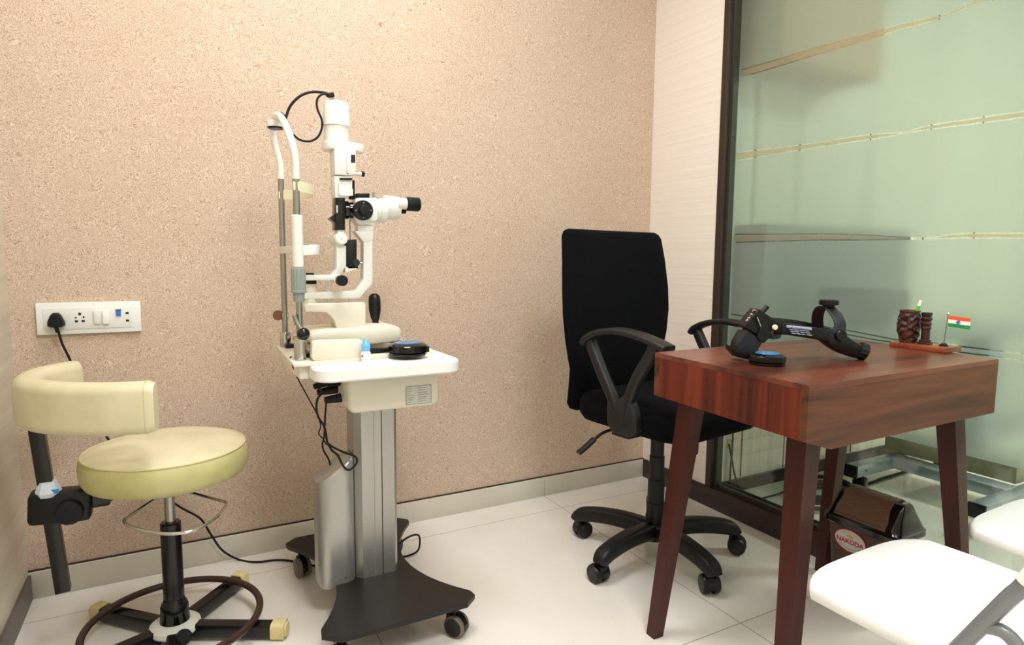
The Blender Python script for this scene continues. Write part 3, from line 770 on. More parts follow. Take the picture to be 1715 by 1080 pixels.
b.prism(poly([(581, 263), (588, 263), (588, 276), (581, 276)]), -.4558, -.45, 1, m='hole')
c = P3(582.5, 291, -.4555); b.lathe([(.0018, 0), (.0018, .001)], c, 'Y', 10, 'hole')
b.mats = ['white_metal' if k is None else k for k in b.mats]; b.build('filter_housing', 'white_metal', SL)
b = MB(); hcyl(b, [(589, 2.4), (601, 2.6)], 291); hcyl(b, [(600, 3.6), (605, 4)], 291.5, m=None); hcyl(b, [(605, 4.6), (609, 4.6), (610, 4)], 291.5, m='black_plastic')
b.mats = ['white_metal' if k is None else k for k in b.mats]; b.build('filter_lever', 'white_metal', SL)
# lamp house
lo_ = .0
b = MB(); xx = vcyl(b, [(252, 16), (250, 20.5), (240, 20.5), (213, 20.5)], 563.5); b.build('lamp_house', 'white_metal', SL)
b = MB(); pts = []
for k in range(28):
    t = 2*PI*k/28; px = (563.5+583)/2 + (30.5)*math.cos(t); pts.append((xx + (.0395*math.cos(t) if math.cos(t) < 0 else .076*math.cos(t)), YM+.042*math.sin(t)))
b.prism(pts, Sz(573, 254), Sz(573, 240), 2, bev=.0015); b.build('aperture_disc', 'white_metal', SL, ang=40)
b = MB(); vcyl(b, [(213, 20.5), (212, 22.6), (208, 22.6), (176, 20), (172, 18), (171.5, 2)], 563.5); b.build('lamp_cap', 'white_metal', SL)
b = MB(); vcyl(b, [(171.5, 4), (164, 4)], 556, m='chrome'); 
b.prism(poly([(544, 157), (558, 155), (560, 162), (556, 165), (548, 162)]), YM-.007, YM+.007, 1, bev=.001)
b.mats = ['black_rubber' if k is None else k for k in b.mats]; b.build('lamp_connector', 'black_rubber', SL)
b = MB(); b.tube(cy([(550, 157), (538, 154.5), (522, 154), (506, 159), (494, 168), (485, 180), (480, 193), (478, 203)], YM), .0036, seg=10)
b.tube(cy([(552, 160), (544, 157), (535, 161), (530.5, 170), (532, 184), (538, 198), (539.5, 212), (534, 227), (524, 235), (512, 236.5), (500, 233), (491, 225)], YM-.01), .0030, seg=10)
b.tube(cy([(478, 203), (476, 194), (470, 189), (465, 191)], YM), .003, seg=10)
b.build('lamp_cable', 'black_rubber', SL)
# microscope
b = MB(); b.prism(poly([(590, 336), (593, 333), (625, 333), (627, 337), (627, 368), (624, 371), (593, 371), (590, 368)]), -.445, -.375, 1, bev=.003)
b.prism(poly([(593, 371), (623, 371), (622, 377), (597, 377)]), -.435, -.385, 1); b.prism(poly([(596, 378), (622, 378), (622, 388), (597, 388)]), -.43, -.39, 1, bev=.001)
b.build('microscope_body', 'white_metal', SL, ang=40)
b = MB(); hcyl(b, [(574, 12), (576, 15), (582, 15.5), (584, 13.5), (590, 14)], 352); b.build('objective', 'black_gloss', SL)
b = MB(); ycyl(b, 609, 352, 16.5, -.462, -.445, bev=.002); ycyl(b, 611, 352, 8, -.474, -.462, bev=.002, m='black_rubber')
for a in (0, 90, 180, 270):
    c = P3(609+12.5*math.cos(rad(a)), 352+12.5*math.sin(rad(a)), -.4625); b.lathe([(.0014, 0), (.0014, .0008)], c, 'Y', 8, 'print_white')
b.mats = ['black_plastic' if k is None else k for k in b.mats]; b.build('magnification_knob', 'black_plastic', SL)
b = MB(); hcyl(b, [(627, 17), (634, 19), (635, 20.5), (643, 21), (645, 19.5), (646, 17)], 353); b.build('adapter_ring', 'white_metal', SL)
b = MB(); hcyl(b, [(642, 18), (644, 20.5), (660, 19.5), (667, 18.5), (668, 10)], 348); b.build('binocular_head', 'white_metal', SL)
for (yy, dy, dx) in ((-.435, 0, 0), (-.375, 0, 0)):
    b = MB(); hcyl(b, [(666+dx, 9.5), (681+dx, 9.5)], 341+dy, yy); ey = b.build('eyepiece', 'white_metal', SL)
    b = MB(); hcyl(b, [(680+dx, 9.5), (682+dx, 11.8), (700+dx, 11.8), (702+dx, 10.5)], 342+dy, yy); b.build('eyecup', 'black_rubber', ey)
b = MB(); b.cyl(P3(589, 334, -.42), P3(589, 302, -.42), .0085, bev=.001); b.prism(poly([(594, 325), (615, 325), (615, 333), (594, 333)]), -.435, -.395, 1, bev=.001); b.build('filter_knob', 'black_plastic', SL)
b = MB(); b.cyl(P3(626, 334, -.42), P3(626, 322, -.42), .004); b.build('lock_pin', 'grey_plastic', SL)
b = MB(); b.cyl(P3(666, 353, -.41), P3(679, 354, -.41), .007); b.build('pupil_gear', 'black_rubber', SL)

# ------------------------------------------------------------------ things on the cart
q = at(613, 606, 2, TZ)
DB = thing('eye_drop_bottle', 'small white eye drop bottle with light blue cap on the white table', 'bottle', q)
b = MB(); b.lathe([(.0115, 0), (.0125, .001), (.0125, .024), (.0095, .030)], q, 'Z', 24, 'white_plastic'); c = q+V((-.0105, -.006, .017)); b.sphere(c, .003, 'red', 12); b.build('body', 'white_plastic', DB)
b = MB(); b.lathe([(.011, .0305), (.0115, .043), (.0105, .047), (.006, .053), (.0035, .061), (.001, .063)], q, 'Z', 20); b.build('cap', 'blue_cap', DB)
def lens_case(c, r, h, label, ang, group=None):
    t = thing('lens_case', label, 'lens case', c, 0, group)
    b = MB(); c = V(c)
    b.lathe([(r*.93, 0), (r*.97, .002), (r*.97, h*.22), (r*.92, h*.26), (r, h*.32), (r, h*.78), (r*.96, h*.84), (r*.75, h*.98), (r*.7, h)], c, 'Z', 16); b.build('shell', 'black_gloss', t, ang=20)
    b = MB(); b.lathe([(r*.66, h*.99), (r*.64, h*1.03), (r*.3, h*1.06)], c, 'Z', 40); b.build('blue_insert', 'lens_blue', t)['label'] = 'glossy blue disc on the lid'
    b = MB(); d = V((math.cos(ang), math.sin(ang), 0)); b.cyl(c+d*r*.95+V((0, 0, h*.25)), c+d*r*.95+V((0, 0, h*.7)), r*.16, seg=12); b.build('clasp', 'black_plastic', t)
    return t
q = at(683, 594, 2, TZ+.008); lens_case(q, .053, .034, 'round black lens case with blue lid disc on the white instrument table', rad(-28))

# ------------------------------------------------------------------ examination stool
sc = V((-1.925, -.42, 0))
ST = thing('examination_stool', 'round cream vinyl stool with a curved backrest and a star base with foot ring', 'stool', sc)
b = MB(); pr = [(.0, .536), (.09, .536), (.150, .531), (.173, .523), (.182, .518)]
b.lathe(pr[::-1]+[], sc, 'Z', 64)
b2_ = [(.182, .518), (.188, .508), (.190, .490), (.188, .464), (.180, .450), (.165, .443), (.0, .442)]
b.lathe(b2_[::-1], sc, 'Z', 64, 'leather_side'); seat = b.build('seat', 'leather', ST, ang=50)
b = MB(); b.tube([sc+V((.1825*math.cos(2*PI*k/40), .1825*math.sin(2*PI*k/40), .5185)) for k in range(40)], .0024, seg=8, cyclic=True, sm=2); b.build('piping', 'piping', seat)
b = MB(); b.cyl(sc+V((0, 0, .25)), sc+V((0, 0, .44)), .0125); b.build('piston', 'steel', ST)
b = MB(); b.lathe([(.0245, .085), (.0245, .318), (.021, .322), (.0125, .322)], sc, 'Z', 32); b.build('column', 'black_paint', ST)
b = MB(); b.lathe([(.034, .052), (.036, .056), (.033, .072), (.033, .096), (.03, .104), (.0265, .108), (.0245, .118)], sc, 'Z', 32); b.build('collar', 'black_gloss', ST)
b = MB(); b.lathe([(.058, .030), (.062, .036), (.060, .046), (.048, .054), (.034, .056)], sc, 'Z', 28); b.build('hub', 'hub_white', ST)
b = MB(); kp = sc+V((.018, -.075, .045)); b.lathe([(.016, 0), (.019, .004), (.019, .014), (.015, .018)], kp, (.1, -1, .35), 14); b.build('hub_knob', 'black_rubber', ST)
for k, a in enumerate((-26, 50, 133, -160, -93)):
    t = rad(a); d = V((math.cos(t), math.sin(t), 0)); L = .272
    b = MB(); pf = rrect(.036, .034, .005, 2)
    b.sweep([sc+d*.04+V((0, 0, .030)), sc+d*L+V((0, 0, .024))], pf, (0, 0, 1), smooth=False)
    lg = b.build('leg', 'black_paint', ST)
    b = MB(); b.sweep([sc+d*(L-.022)+V((0, 0, .0245)), sc+d*(L+.012)+V((0, 0, .0238))], rrect(.043, .041, .009, 3), (0, 0, 1), smooth=False)
    b.sweep([sc+d*(L+.012)+V((0, 0, .0238)), sc+d*(L+.018)+V((0, 0, .0238))], rrect(.034, .030, .009, 3), (0, 0, 1), smooth=False); b.build('foot_cap', 'tape', lg)
b = MB(); RR = .206
b.tube([sc+V((RR*math.cos(2*PI*k/40), RR*math.sin(2*PI*k/40), .056)) for k in range(40)], .0092, seg=14, cyclic=True, sm=2); b.build('foot_ring', 'ring_brown', ST)
b = MB(); hz = .402
hpts = [at(287, 818, 2, hz), at(250, 842, 2, hz), at(214, 866, 2, hz), at(208, 872, 2, hz), at(214, 879, 2, hz), at(240, 888, 2, hz), at(283, 894, 2, hz), at(325, 888, 2, hz), at(360, 868, 2, hz), at(376, 850, 2, hz), at(379, 842, 2, hz), at(372, 839, 2, hz), at(335, 829, 2, hz), at(300, 820, 2, hz)]
b.tube(hpts, .0036, seg=12, cyclic=True, sm=5); b.build('height_lever', 'chrome', ST)
b = MB(); b.box(sc+V((-.01, 0, .434)), (.15, .13, .014), bev=.003); b.cyl(sc+V((0, 0, .40)), sc+V((0, 0, .430)), .019, .03); b.build('seat_plate', 'black_paint', ST)
# backrest on its bent arm
pp = V((-2.176, -.425, 0))
b = MB(); b.sweep([(-2.19, -.42, .64), (-2.157, -.42, .195)], rrect(.030, .030, .003, 2), (0, 1, 0), smooth=False); b.build('backrest_post', 'black_paint', ST)
b = MB(); b.box((-2.150, -.42, .408), (.125, .056, .078), bev=.012, mtx=Matrix.Rotation(rad(4), 4, 'Y')); b.box((-2.075, -.41, .415), (.05, .045, .05), bev=.008)
b.build('clamp', 'black_plastic', ST, ang=45)
b = MB(); q = at(117, 857, 1, -.452)
b.lathe([(.026, 0), (.029, .004), (.029, .012), (.026, .016), (.008, .017)], (q.x, -.449, q.z), (0, -1, 0), 14); b.build('clamp_knob', 'black_rubber', ST, ang=20)
b = MB(); b.poly([[(-2.085, -.44, .40), (-2.085, -.39, .40), (-2.085, -.39, .438), (-2.085, -.44, .438)], [(-1.96, -.435, .420), (-1.96, -.395, .420), (-1.96, -.395, .436), (-1.96, -.435, .436)]]); b.build('backrest_arm', 'black_paint', ST)
b = MB(); b.lathe([(.024, -.004), (.027, .006), (.023, .016), (.019, .026), (.017, .03)], (-2.172, -.427, .442), 'Z', 9)
b.box((-2.165, -.4475, .4512), (.032, .0015, .010), m='wrap_blue'); b.build('plastic_wrap', 'wrap', ST)['label'] = 'crumpled clear plastic wrap with blue print'
pad = [(-1.938, -.604), (-2.03, -.585), (-2.10, -.548), (-2.155, -.50), (-2.192, -.44), (-2.205, -.375), (-2.198, -.31), (-2.175, -.255), (-2.15, -.222), (-2.128, -.203)]
def padscale(t): return (1, 1)
pf = rrect(.118, .058, .024, 6)
b = MB(); b.sweep([(x, y, .664) for x, y in pad], pf, (0, 0, 1), sm=5, scale=lambda t: (1 - .10*max(0, 1-t/.012) - .10*max(0, 1-(1-t)/.012), 1 - .16*max(0, 1-t/.012) - .16*max(0, 1-(1-t)/.012)))
bk = b.build('backrest', 'leather', ST, ang=60)
b = MB()
e0 = V((-1.955, -.600, .664)); dr = V((1, -.2, 0)).normalized(); sd = V((-dr.y, dr.x, 0))
b.tube([e0 + V((0, 0, 1))*x*1.01 + sd*y*1.02 for x, y in rrect(.118, .058, .024, 4)], .0012, seg=6, cyclic=True, sm=2); b.build('piping', 'piping', bk)

# ------------------------------------------------------------------ office chair
RZ = rad(-82-90)
OC = thing('office_chair', 'black high back swivel office chair with armrests behind the wooden desk', 'office chair', (-.49, -.64, 0), RZ, local=True)
def bl(b, n, m, p=OC, **k): return b.build(n, m, p, local=True, **k)
for a in (122, -166, -94, -22, 50):
    t = rad(a) - RZ; d = V((math.cos(t), math.sin(t), 0))
    b = MB(); pf = rrect(.052, .046, .013, 3)
    def sc_(t_): return (1-.1*t_, 1)
    z = V((0, 0, 1)); sd = V((-d.y, d.x, 0))
    b.sweep([z*.088+d*.0, z*.100+d*.06, z*.104+d*.14, z*.098+d*.22, z*.086+d*.272, z*.066+d*.288], pf, sd, sm=4, scale=lambda u: (1 if u < .8 else 1-.25*(u-.8)/.2, 1.25-.35*u if u < .9 else .9))
    lg = bl(b, 'leg', 'chair_plastic', ang=45)
    caster(lg, d*.278+z*.078, t+rad({122: 60, -166: 80, -94: -20, -22: 150, 50: 40}[a]), .0295, .052, local=True)
b = MB(); b.lathe([(.034, .062), (.038, .07), (.036, .11), (.03, .122)], (0, 0, 0), 'Z', 32); bl(b, 'base_hub', 'chair_plastic')
b = MB(); b.lathe([(.030, .118), (.030, .19), (.0275, .192), (.0275, .27), (.025, .272), (.025, .35), (.0225, .352), (.0225, .425)], (0, 0, 0), 'Z', 32); bl(b, 'gas_lift_cover', 'chair_plastic')
b = MB(); b.cyl((0, 0, .42), (0, 0, .46), .014); bl(b, 'gas_lift', 'steel')
b = MB(); b.box((0, .0, .460), (.16, .2, .035), bev=.006); b.cyl((-.06, .10, .445), (-.06, .10, .37), .018, .015, bev=.004); bl(b, 'tilt_mechanism', 'black_plastic')
# seat cushion
def cushion(name, m, w, y0_, y1_, z0_, z1_, r=.09):
    b = MB(); pts = rrect(w, y1_-y0_, r, 8, 0, (y0_+y1_)/2); cy_ = (y0_+y1_)/2
    def rg(k, z, bow=0): return [(x*k, cy_+(y-cy_)*k, z - bow*max(0, (y-cy_)/(y1_-y0_)*2)**3) for x, y in pts]
    b.poly([rg(.86, z0_, .0), rg(.95, z0_+.008, .0), rg(1, z0_+.028, .008), rg(1, z1_-.03, .012), rg(.97, z1_-.010, .016), rg(.88, z1_-.001, .014), rg(.6, z1_+.003, .01), rg(.2, z1_+.001, .005)])
    return bl(b, name, m, ang=60)
cushion('seat', 'chair_fabric', .445, -.20, .265, .470, .562)
# backrest: upholstered slab with a waist
rows = []
prof = [(1.104, .212, -.262, .30), (1.096, .232, -.260, .8), (1.08, .243, -.256, 1), (1.0, .252, -.242, 1), (.9, .260, -.230, 1), (.82, .260, -.224, 1), (.74, .250, -.222, 1), (.68, .236, -.224, 1), (.64, .222, -.228, 1), (.60, .219, -.234, 1), (.55, .218, -.240, 1), (.52, .216, -.246, 1), (.498, .200, -.250, .8), (.487, .17, -.252, .3)]
b = MB(); R_ = []
for z, hw, f, th in prof:
    ring = []; n = 12; T2 = .030*th
    for k in range(n+1):
        u = -1+2*k/n; x = u*hw+.008; e = (1-abs(u)**6)
        ring.append((x, f+.02+T2*(e*.9+.1)+.022*abs(u)**2, z))
    for k in range(n+1):
        u = 1-2*k/n; x = u*hw+.008; e = (1-abs(u)**6)
        ring.append((x, f+.02-T2*(e*.9+.1)+.022*abs(u)**2, z))
    R_.append(ring)
b.poly(R_); bl(b, 'backrest', 'chair_fabric', ang=60)
b = MB(); b.sweep([(0, -.10, .458), (0, -.22, .462), (0, -.278, .485), (0, -.285, .55), (0, -.275, .64)], rrect(.07, .012, .004, 2), (1, 0, 0)); bl(b, 'back_bracket', 'black_plastic')
for sx in (1, -1):
    X_ = sx*.268-.022; b = MB()
    b.sweep([(X_, -.095, .737), (X_, -.08, .757), (X_, -.03, .779), (X_, .04, .790), (X_, .12, .785), (X_, .195, .770), (X_, .235, .758)], rrect(.054, .020, .009, 3), (1, 0, 0), sm=5)
    am = bl(b, 'armrest', 'arm_plastic', ang=50)
    b = MB(); cx_ = X_
    def web(pts): b.sweep([(cx_ - sx*dx, y, z) for dx, y, z in pts], rrect(.030, .034, .009, 3), (1, 0, 0), sm=5)
    web([(0, -.078, .750), (0, -.055, .71), (0, -.015, .645), (.004, .018, .59), (.008, .035, .55)])
    web([(0, .185, .762), (0, .17, .73), (0, .128, .665), (.004, .095, .60), (.008, .08, .55), (.010, .075, .50)])
    pl_ = [(.010, .600), (.040, .575), (.074, .600), (.106, .58), (.124, .54), (.128, .50), (.105, .478), (.03, .478), (.010, .50), (.006, .55)]
    b.prism(pl_, cx_-sx*.010-.015, cx_-sx*.010+.015, 0, bev=.004)
    b.box((cx_-sx*.05, .06, .474), (.10, .07, .012), bev=.003)
    bl(b, 'arm_support', 'arm_plastic', am, ang=50)
b = MB(); b.tube([(.07, -.03, .462), (.16, -.03, .462), (.21, -.045, .452), (.255, -.05, .430)], .005); lv = bl(b, 'height_lever', 'black_plastic')
b = MB(); b.sweep([(.245, -.05, .436), (.28, -.053, .414), (.307, -.056, .400)], rrect(.020, .012, .004, 2), (0, 1, 0)); bl(b, 'lever_paddle', 'chair_plastic', lv)

# ------------------------------------------------------------------ desk
DZ = .765
A_, B_, C_, D_ = (-.807, -.971), (-.832, -1.434), (-.100, -1.426), (-.045, -.955)
DK = thing('desk', 'small reddish brown wooden desk with splayed tapering legs', 'desk', (-.45, -1.2, 0))
def q3(p, z): return (p[0], p[1], z)
zs, zfb = DZ-.112, DZ-.136
b = MB(); b.quad([q3(A_, DZ), q3(B_, DZ), q3(C_, DZ), q3(D_, DZ)])
b.quad([q3(A_, DZ-.012), q3(D_, DZ-.012), q3(C_, DZ-.012), q3(B_, DZ-.012)])
for p, q in ((A_, B_), (B_, C_), (C_, D_), (D_, A_)): b.quad([q3(p, DZ-.012), q3(q, DZ-.012), q3(q, DZ), q3(p, DZ)])
bmesh.ops.remove_doubles(b.bm, verts=b.bm.verts, dist=1e-5)
b.build('tabletop', 'wood_top', DK)
def panel(name, p, q, zb0, zb1, m, th=.018, cut=None):
    p = V((*p, 0)); q = V((*q, 0)); d = (q-p).normalized(); n = V((-d.y, d.x, 0)); L = (q-p).length
    pts = [(0, DZ-.0121), (0, zb0)]
    if cut: pts += [(cut, zb1), (L, zb1)]
    else: pts += [(L, zb1)]
    pts += [(L, DZ-.0125)]
    b = MB(); b.poly([[p+d*s_+V((0, 0, z)) for s_, z in pts], [p+d*s_+n*th+V((0, 0, z)) for s_, z in pts]]); return b.build(name, m, DK)
panel('side_panel', (A_[0], A_[1]-.0185), (B_[0], B_[1]+.0185), zs, zs, 'wood_side')
panel('front_panel', (B_[0]+.0, B_[1]), C_, zs, zfb, 'wood_front', cut=.078)
panel('side_panel', (C_[0], C_[1]+.0185), (D_[0], D_[1]-.0185), zs, zs, 'wood_side')
panel('back_panel', D_, A_, zs, zs, 'wood_front')
b = MB(); b.poly([[q3(A_, DZ-.11), q3(B_, DZ-.11), q3(C_, DZ-.11), q3(D_, DZ-.11)], [q3(A_, DZ-.1), q3(B_, DZ-.1), q3(C_, DZ-.1), q3(D_, DZ-.1)]])
b.bm.verts.ensure_lookup_table()
for v in b.bm.verts:
    c = V((-.45, -1.2, v.co.z)); v.co = c+(v.co-c)*.95
b.build('bottom_board', 'wood_leg', DK)
cen = V((-.45, -1.195, 0))
for P_, ix, iy, fx_, tx_ in ((A_, 1, -1, .012, .062), (B_, 1, 1, .0, .098), (C_, -1, 1, .012, .060), (D_, -1, -1, .028, .056)):
    f = V((P_[0]+ix*fx_, P_[1]+iy*.02, 0)); tpt = V((P_[0]+ix*tx_, P_[1]+iy*.075, zs+.0))
    b = MB(); s0, s1 = .0155, .024
    b.poly([[f+V((x*s0, y*s0, 0)) for x, y in ((-1, -1), (1, -1), (1, 1), (-1, 1))], [tpt+V((x*s1, y*s1, 0)) for x, y in ((-1, -1), (1, -1), (1, 1), (-1, 1))]])
    b.build('leg', 'wood_leg', DK)

# ------------------------------------------------------------------ head mounted ophthalmoscope on the desk
HA = rad(-20); H0 = V((-.69, -1.165, 0))
HS = thing('head_ophthalmoscope', 'black head worn ophthalmoscope with a strap and dials lying on the desk', 'ophthalmoscope', (-.55, -1.2, DZ))
def Hp(px, py, off=0): return atv(px, py, H0, HA, off)
hn = V((-math.sin(HA), math.cos(HA), 0)); hd = V((math.cos(HA), math.sin(HA), 0))
def hprism(b, pts, o0, o1, m=None, bev=0):
    # outline measured in the near face, extruded away from the viewer side
    P = [Hp(px, py, o0) for px, py in pts]
    b2 = bmesh.new(); v0 = [b2.verts.new(p) for p in P]; v1 = [b2.verts.new(p+hn*(o1-o0)) for p in P]; n = len(P)
    for i in range(n): b2.faces.new((v0[i], v0[(i+1) % n], v1[(i+1) % n], v1[i]))
    b2.faces.new(v0[::-1]); b2.faces.new(v1)
    bmesh.ops.recalc_face_normals(b2, faces=b2.faces)
    if bev: bmesh.ops.bevel(b2, geom=b2.edges[:], offset=bev, segments=2, affect='EDGES', profile=.5, clamp_overlap=True)
    b.merge(b2, Matrix.Identity(4), m)
b = MB(); hprism(b, [(1272, 517), (1301, 538), (1284, 571), (1268, 560), (1248, 549), (1249, 545)], -.012, .030, bev=.002)
hprism(b, [(1274, 548), (1295, 560), (1288, 568), (1276, 573), (1268, 565)], -.018, .02, bev=.002)
b.build('optics_body', 'black_plastic', HS, ang=18)
b = MB(); hprism(b, [(1250, 554), (1272, 566), (1276, 576), (1271, 583), (1270, 592), (1256, 596), (1236, 586), (1238, 574)], -.012, .028, bev=.002)
b.build('mirror_housing', 'dark_grey', HS, ang=18)
b = MB(); hprism(b, [(1231, 581), (1254, 594), (1256, 602), (1242, 600), (1231, 588)], -.015, .032, bev=.001); b.build('lens_hood', 'black_rubber', HS)
b = MB()
for (px, py) in ((1262, 520), (1258, 527), (1254, 533), (1251, 537)):
    c = Hp(px, py, .0); b.cyl(c-hd*.002, c+hd*.004, .0035, m='chrome', seg=12)
c0, c1 = Hp(1268, 531, -.018), Hp(1274, 547, -.018); b.cyl(c0, c1, .0018, m='chrome')
b.cyl(Hp(1274, 526, .01), Hp(1285, 513, .01), .0058); c = Hp(1266, 516, .02); b.sphere(c, .003, 'red', 10)
c = Hp(1243, 549, .02); b.box(c, (.012, .012, .012), bev=.002, m='grey_plastic')
b.build('adjusters', 'black_plastic', HS)
# strap: near side, going round the back
def strap(pts, w, th, m, name, pr_=None):
    b = MB(); b.sweep(pts, rrect(w, th, min(w, th)*.35, 2), (0, 0, 1), sm=5); return b.build(name, m, pr_ or HS, ang=50)
nb = [Hp(1296, 550, .005), Hp(1318, 551, -.018), Hp(1345, 555, -.034), Hp(1375, 560, -.036), Hp(1402, 566, -.028)]
stp = strap(nb, .028, .004, 'black_plastic', 'head_strap')
fb = [Hp(1292, 540, .06), Hp(1318, 542, .10), Hp(1350, 547, .125), Hp(1385, 556, .12), Hp(1412, 566, .07), Hp(1420, 575, .03)]
strap(fb, .025, .004, 'black_plastic', 'head_strap')
b = MB(); c = Hp(1297, 548, -.016); b.lathe([(.0065, 0), (.0065, .004), (.005, .006)], c, tuple(-hn), 20); b.build('pivot_cap', 'cream_plastic', HS)
b = MB(); hprism(b, [(1285, 541), (1304, 538), (1318, 543), (1318, 559), (1300, 557)], -.012, .01, bev=.002); b.build('strap_hinge', 'black_plastic', HS)
# rear piece down to the ratchet dial
b = MB(); hprism(b, [(1392, 552), (1412, 556), (1424, 566), (1446, 579), (1448, 594), (1438, 601), (1412, 592), (1398, 584), (1384, 573)], -.035, .0, bev=.004); b.build('rear_strap', 'black_plastic', HS, ang=40)
b = MB(); c = Hp(1409, 562, -.04); b.lathe([(.014, 0), (.014, .006), (.012, .008)], c+hn*.004, tuple(-hn), 28); b.build('temple_dial', 'black_plastic', HS)
b = MB(); c = Hp(1443, 588, -.02); ax_ = (hd*.9-V((0, 0, 1))*.35-hn*.3).normalized(); n = 48
prof = [(.017, -.01), (.021, -.008), (.021, .010), (.018, .012)]; Q = V((0, 0, 1)).rotation_difference(ax_).to_matrix()
rg = []
for r, h in prof: rg.append([c+Q @ V(((r-(.001 if (i//2) % 2 else 0))*math.cos(2*PI*i/n), (r-(.001 if (i//2) % 2 else 0))*math.sin(2*PI*i/n), h)) for i in range(n)])
b.poly(rg); b.build('ratchet_dial', 'black_rubber', HS, ang=25)
# crown band with dial
b = MB(); b.sweep([Hp(1404, 560, -.034), Hp(1407, 545, -.030), Hp(1404, 533, -.022), Hp(1396, 521, -.006), Hp(1387, 514, .015), Hp(1378, 514, .04), Hp(1372, 520, .07), Hp(1369, 533, .10), Hp(1370, 550, .118)], rrect(.030, .005, .002, 2), tuple(hd), sm=5)
cb = b.build('crown_band', 'dark_grey', HS, ang=50)
b = MB(); c = Hp(1388, 511, .01); rg = []
for r, h in [(.013, -.004), (.013, 0), (.021, .001), (.022, .003), (.022, .011), (.019, .013)]: rg.append([c+V(((r-(.001 if (i//2) % 2 and r > .02 else 0))*math.cos(2*PI*i/n), (r-(.001 if (i//2) % 2 and r > .02 else 0))*math.sin(2*PI*i/n), h)) for i in range(n)])
b.poly(rg); b.build('crown_dial', 'black_rubber', HS, ang=25)
# white print on the near strap: rows of small marks
b = MB()
for r_ in range(5):
    for k in range(9 if r_ == 0 else 5):
        u0 = 1319+k*(42/(9 if r_ == 0 else 5))+(2*r_ if r_ > 1 else 0); ln = 3.0 if r_ == 0 else random.uniform(5, 8)
        if u0+ln > 1362: continue
        yy = 544.5+r_*3.1+(u0-1319)*.10; hh = 3.0 if r_ == 0 else 1.1
        o_ = -.0255-(.0165)*min(1, (u0-1318)/30)
        a0 = Hp(u0, yy, o_); a1 = Hp(u0+ln, yy+ln*.10, o_-.001); dn = V((0, 0, -hh*.00115))
        b.poly([[a0, a1, a1+dn, a0+dn], [a0+hn*.004, a1+hn*.004, a1+dn+hn*.004, a0+dn+hn*.004]])
b.build('printed_marks', 'print_white', stp)
q = at(1289, 611, 2, DZ); lens_case(V((q.x+.003, q.y+.01, DZ)), .041, .026, 'round black lens case with blue lid disc on the wooden desk', rad(-18))

# ------------------------------------------------------------------ pen stand
PS = thing('pen_stand', 'carved wooden stand with pen cup, small pillar and an Indian flag', 'pen stand', (-.082, -1.24, DZ))
b = MB(); b.box((-.082, -1.242, DZ+.007), (.086, .145, .014), bev=.002); b.build('stand_board', 'stand_wood', PS)
b = MB(); n = 56; rings = []; zc = DZ+.014; cc = V((-.085, -1.198, zc)); Hh_ = .090
base_ = [(0, .021), (.003, .0225), (.01, .0225), (.02, .0262), (.035, .029), (.05, .0282), (.062, .0255), (.068, .0245), (.071, .0255), (.074, .025)]
for i in range(60):
    z = Hh_*i/59
    for (za, ra), (zb, rb) in zip(base_[:-1], base_[1:]):
        za *= .09/.074; zb *= .09/.074
        if za <= z <= zb+1e-9: r = ra+(rb-ra)*(z-za)/(zb-za)
    ring = []
    for k in range(n):
        a = 2*PI*k/n; w_ = 1 if .009 < z < .080 else 0
        dsp = .0016*math.sin(3*a+z*210+1.9*math.sin(a*2+z*120)) + .0010*math.sin(6*a-z*330+math.sin(a*3)) + .0012*noise.noise(V((math.cos(a)*4, math.sin(a)*4, z*110)))*2
        ring.append(cc+V(((r+dsp*w_)*math.cos(a), (r+dsp*w_)*math.sin(a), z)))
    rings.append(ring)
for r, z in ((.021, .090), (.020, .02)): rings.append([cc+V((r*math.cos(2*PI*k/n), r*math.sin(2*PI*k/n), z)) for k in range(n)])
b.poly(rings); b.build('pen_cup', 'carved', PS, ang=60)
b = MB(); c2 = V((-.085, -1.243, zc))
b.box(c2+V((0, 0, .003)), (.030, .030, .006), rz=.2, bev=.001); b.box(c2+V((0, 0, .009)), (.024, .024, .006), rz=.2, bev=.001)
b.lathe([(.0105, .011), (.0105, .040), (.0125, .042), (.0125, .047), (.0105, .049), (.0125, .053), (.0135, .058), (.0105, .062), (.0125, .066), (.014, .071), (.011, .075), (.0135, .081), (.013, .087), (.008, .087)], c2, 'Z', 24)
b.build('carved_pillar', 'carved', PS, ang=35)
b = MB(); c3 = V((-.083, -1.290, zc)); b.lathe([(.011, 0), (.011, .003), (.009, .0035), (.009, .006), (.006, .0065), (.006, .008)], c3, 'Z', 24); b.build('flag_foot', 'carved', PS)
fp = c3+V((0, 0, .083)); fpt = fp+V((.002, -.004, 0))
b = MB(); b.cyl(c3+V((0, 0, .006)), fpt, .0012, seg=8); fpo = b.build('flag_pole', 'steel', PS)
b = MB(); b.lathe([(.001, 0), (.003, .001), (.0035, .004), (.002, .007), (.0006, .0095)], fpt, 'Z', 16); b.build('finial', 'chrome', fpo)
fdir = V((.30, -.95, 0)).normalized(); FW, FH = .048, .029
def flag_strip(z0_, z1_, name, m):
    b = MB(); R1 = []
    for k in range(9):
        u = k/8; sag = -.004*u; wv = .0012*math.sin(u*7)
        p = fpt+fdir*(FW*u+.001)+V((wv, 0, sag-.0005))
        R1.append([p+V((0, 0, z0_)), p+V((0, 0, z1_)), p+V((.0004, .0001, z1_)), p+V((.0004, .0001, z0_))])
    b.poly(R1); return b.build(name, m, fpo, ang=60)
FLG = flag_strip(-FH/3, 0, 'flag_stripe', 'saffron'); flag_strip(-2*FH/3, -FH/3, 'flag_stripe', 'flag_white'); flag_strip(-FH, -2*FH/3, 'flag_stripe', 'flag_green')
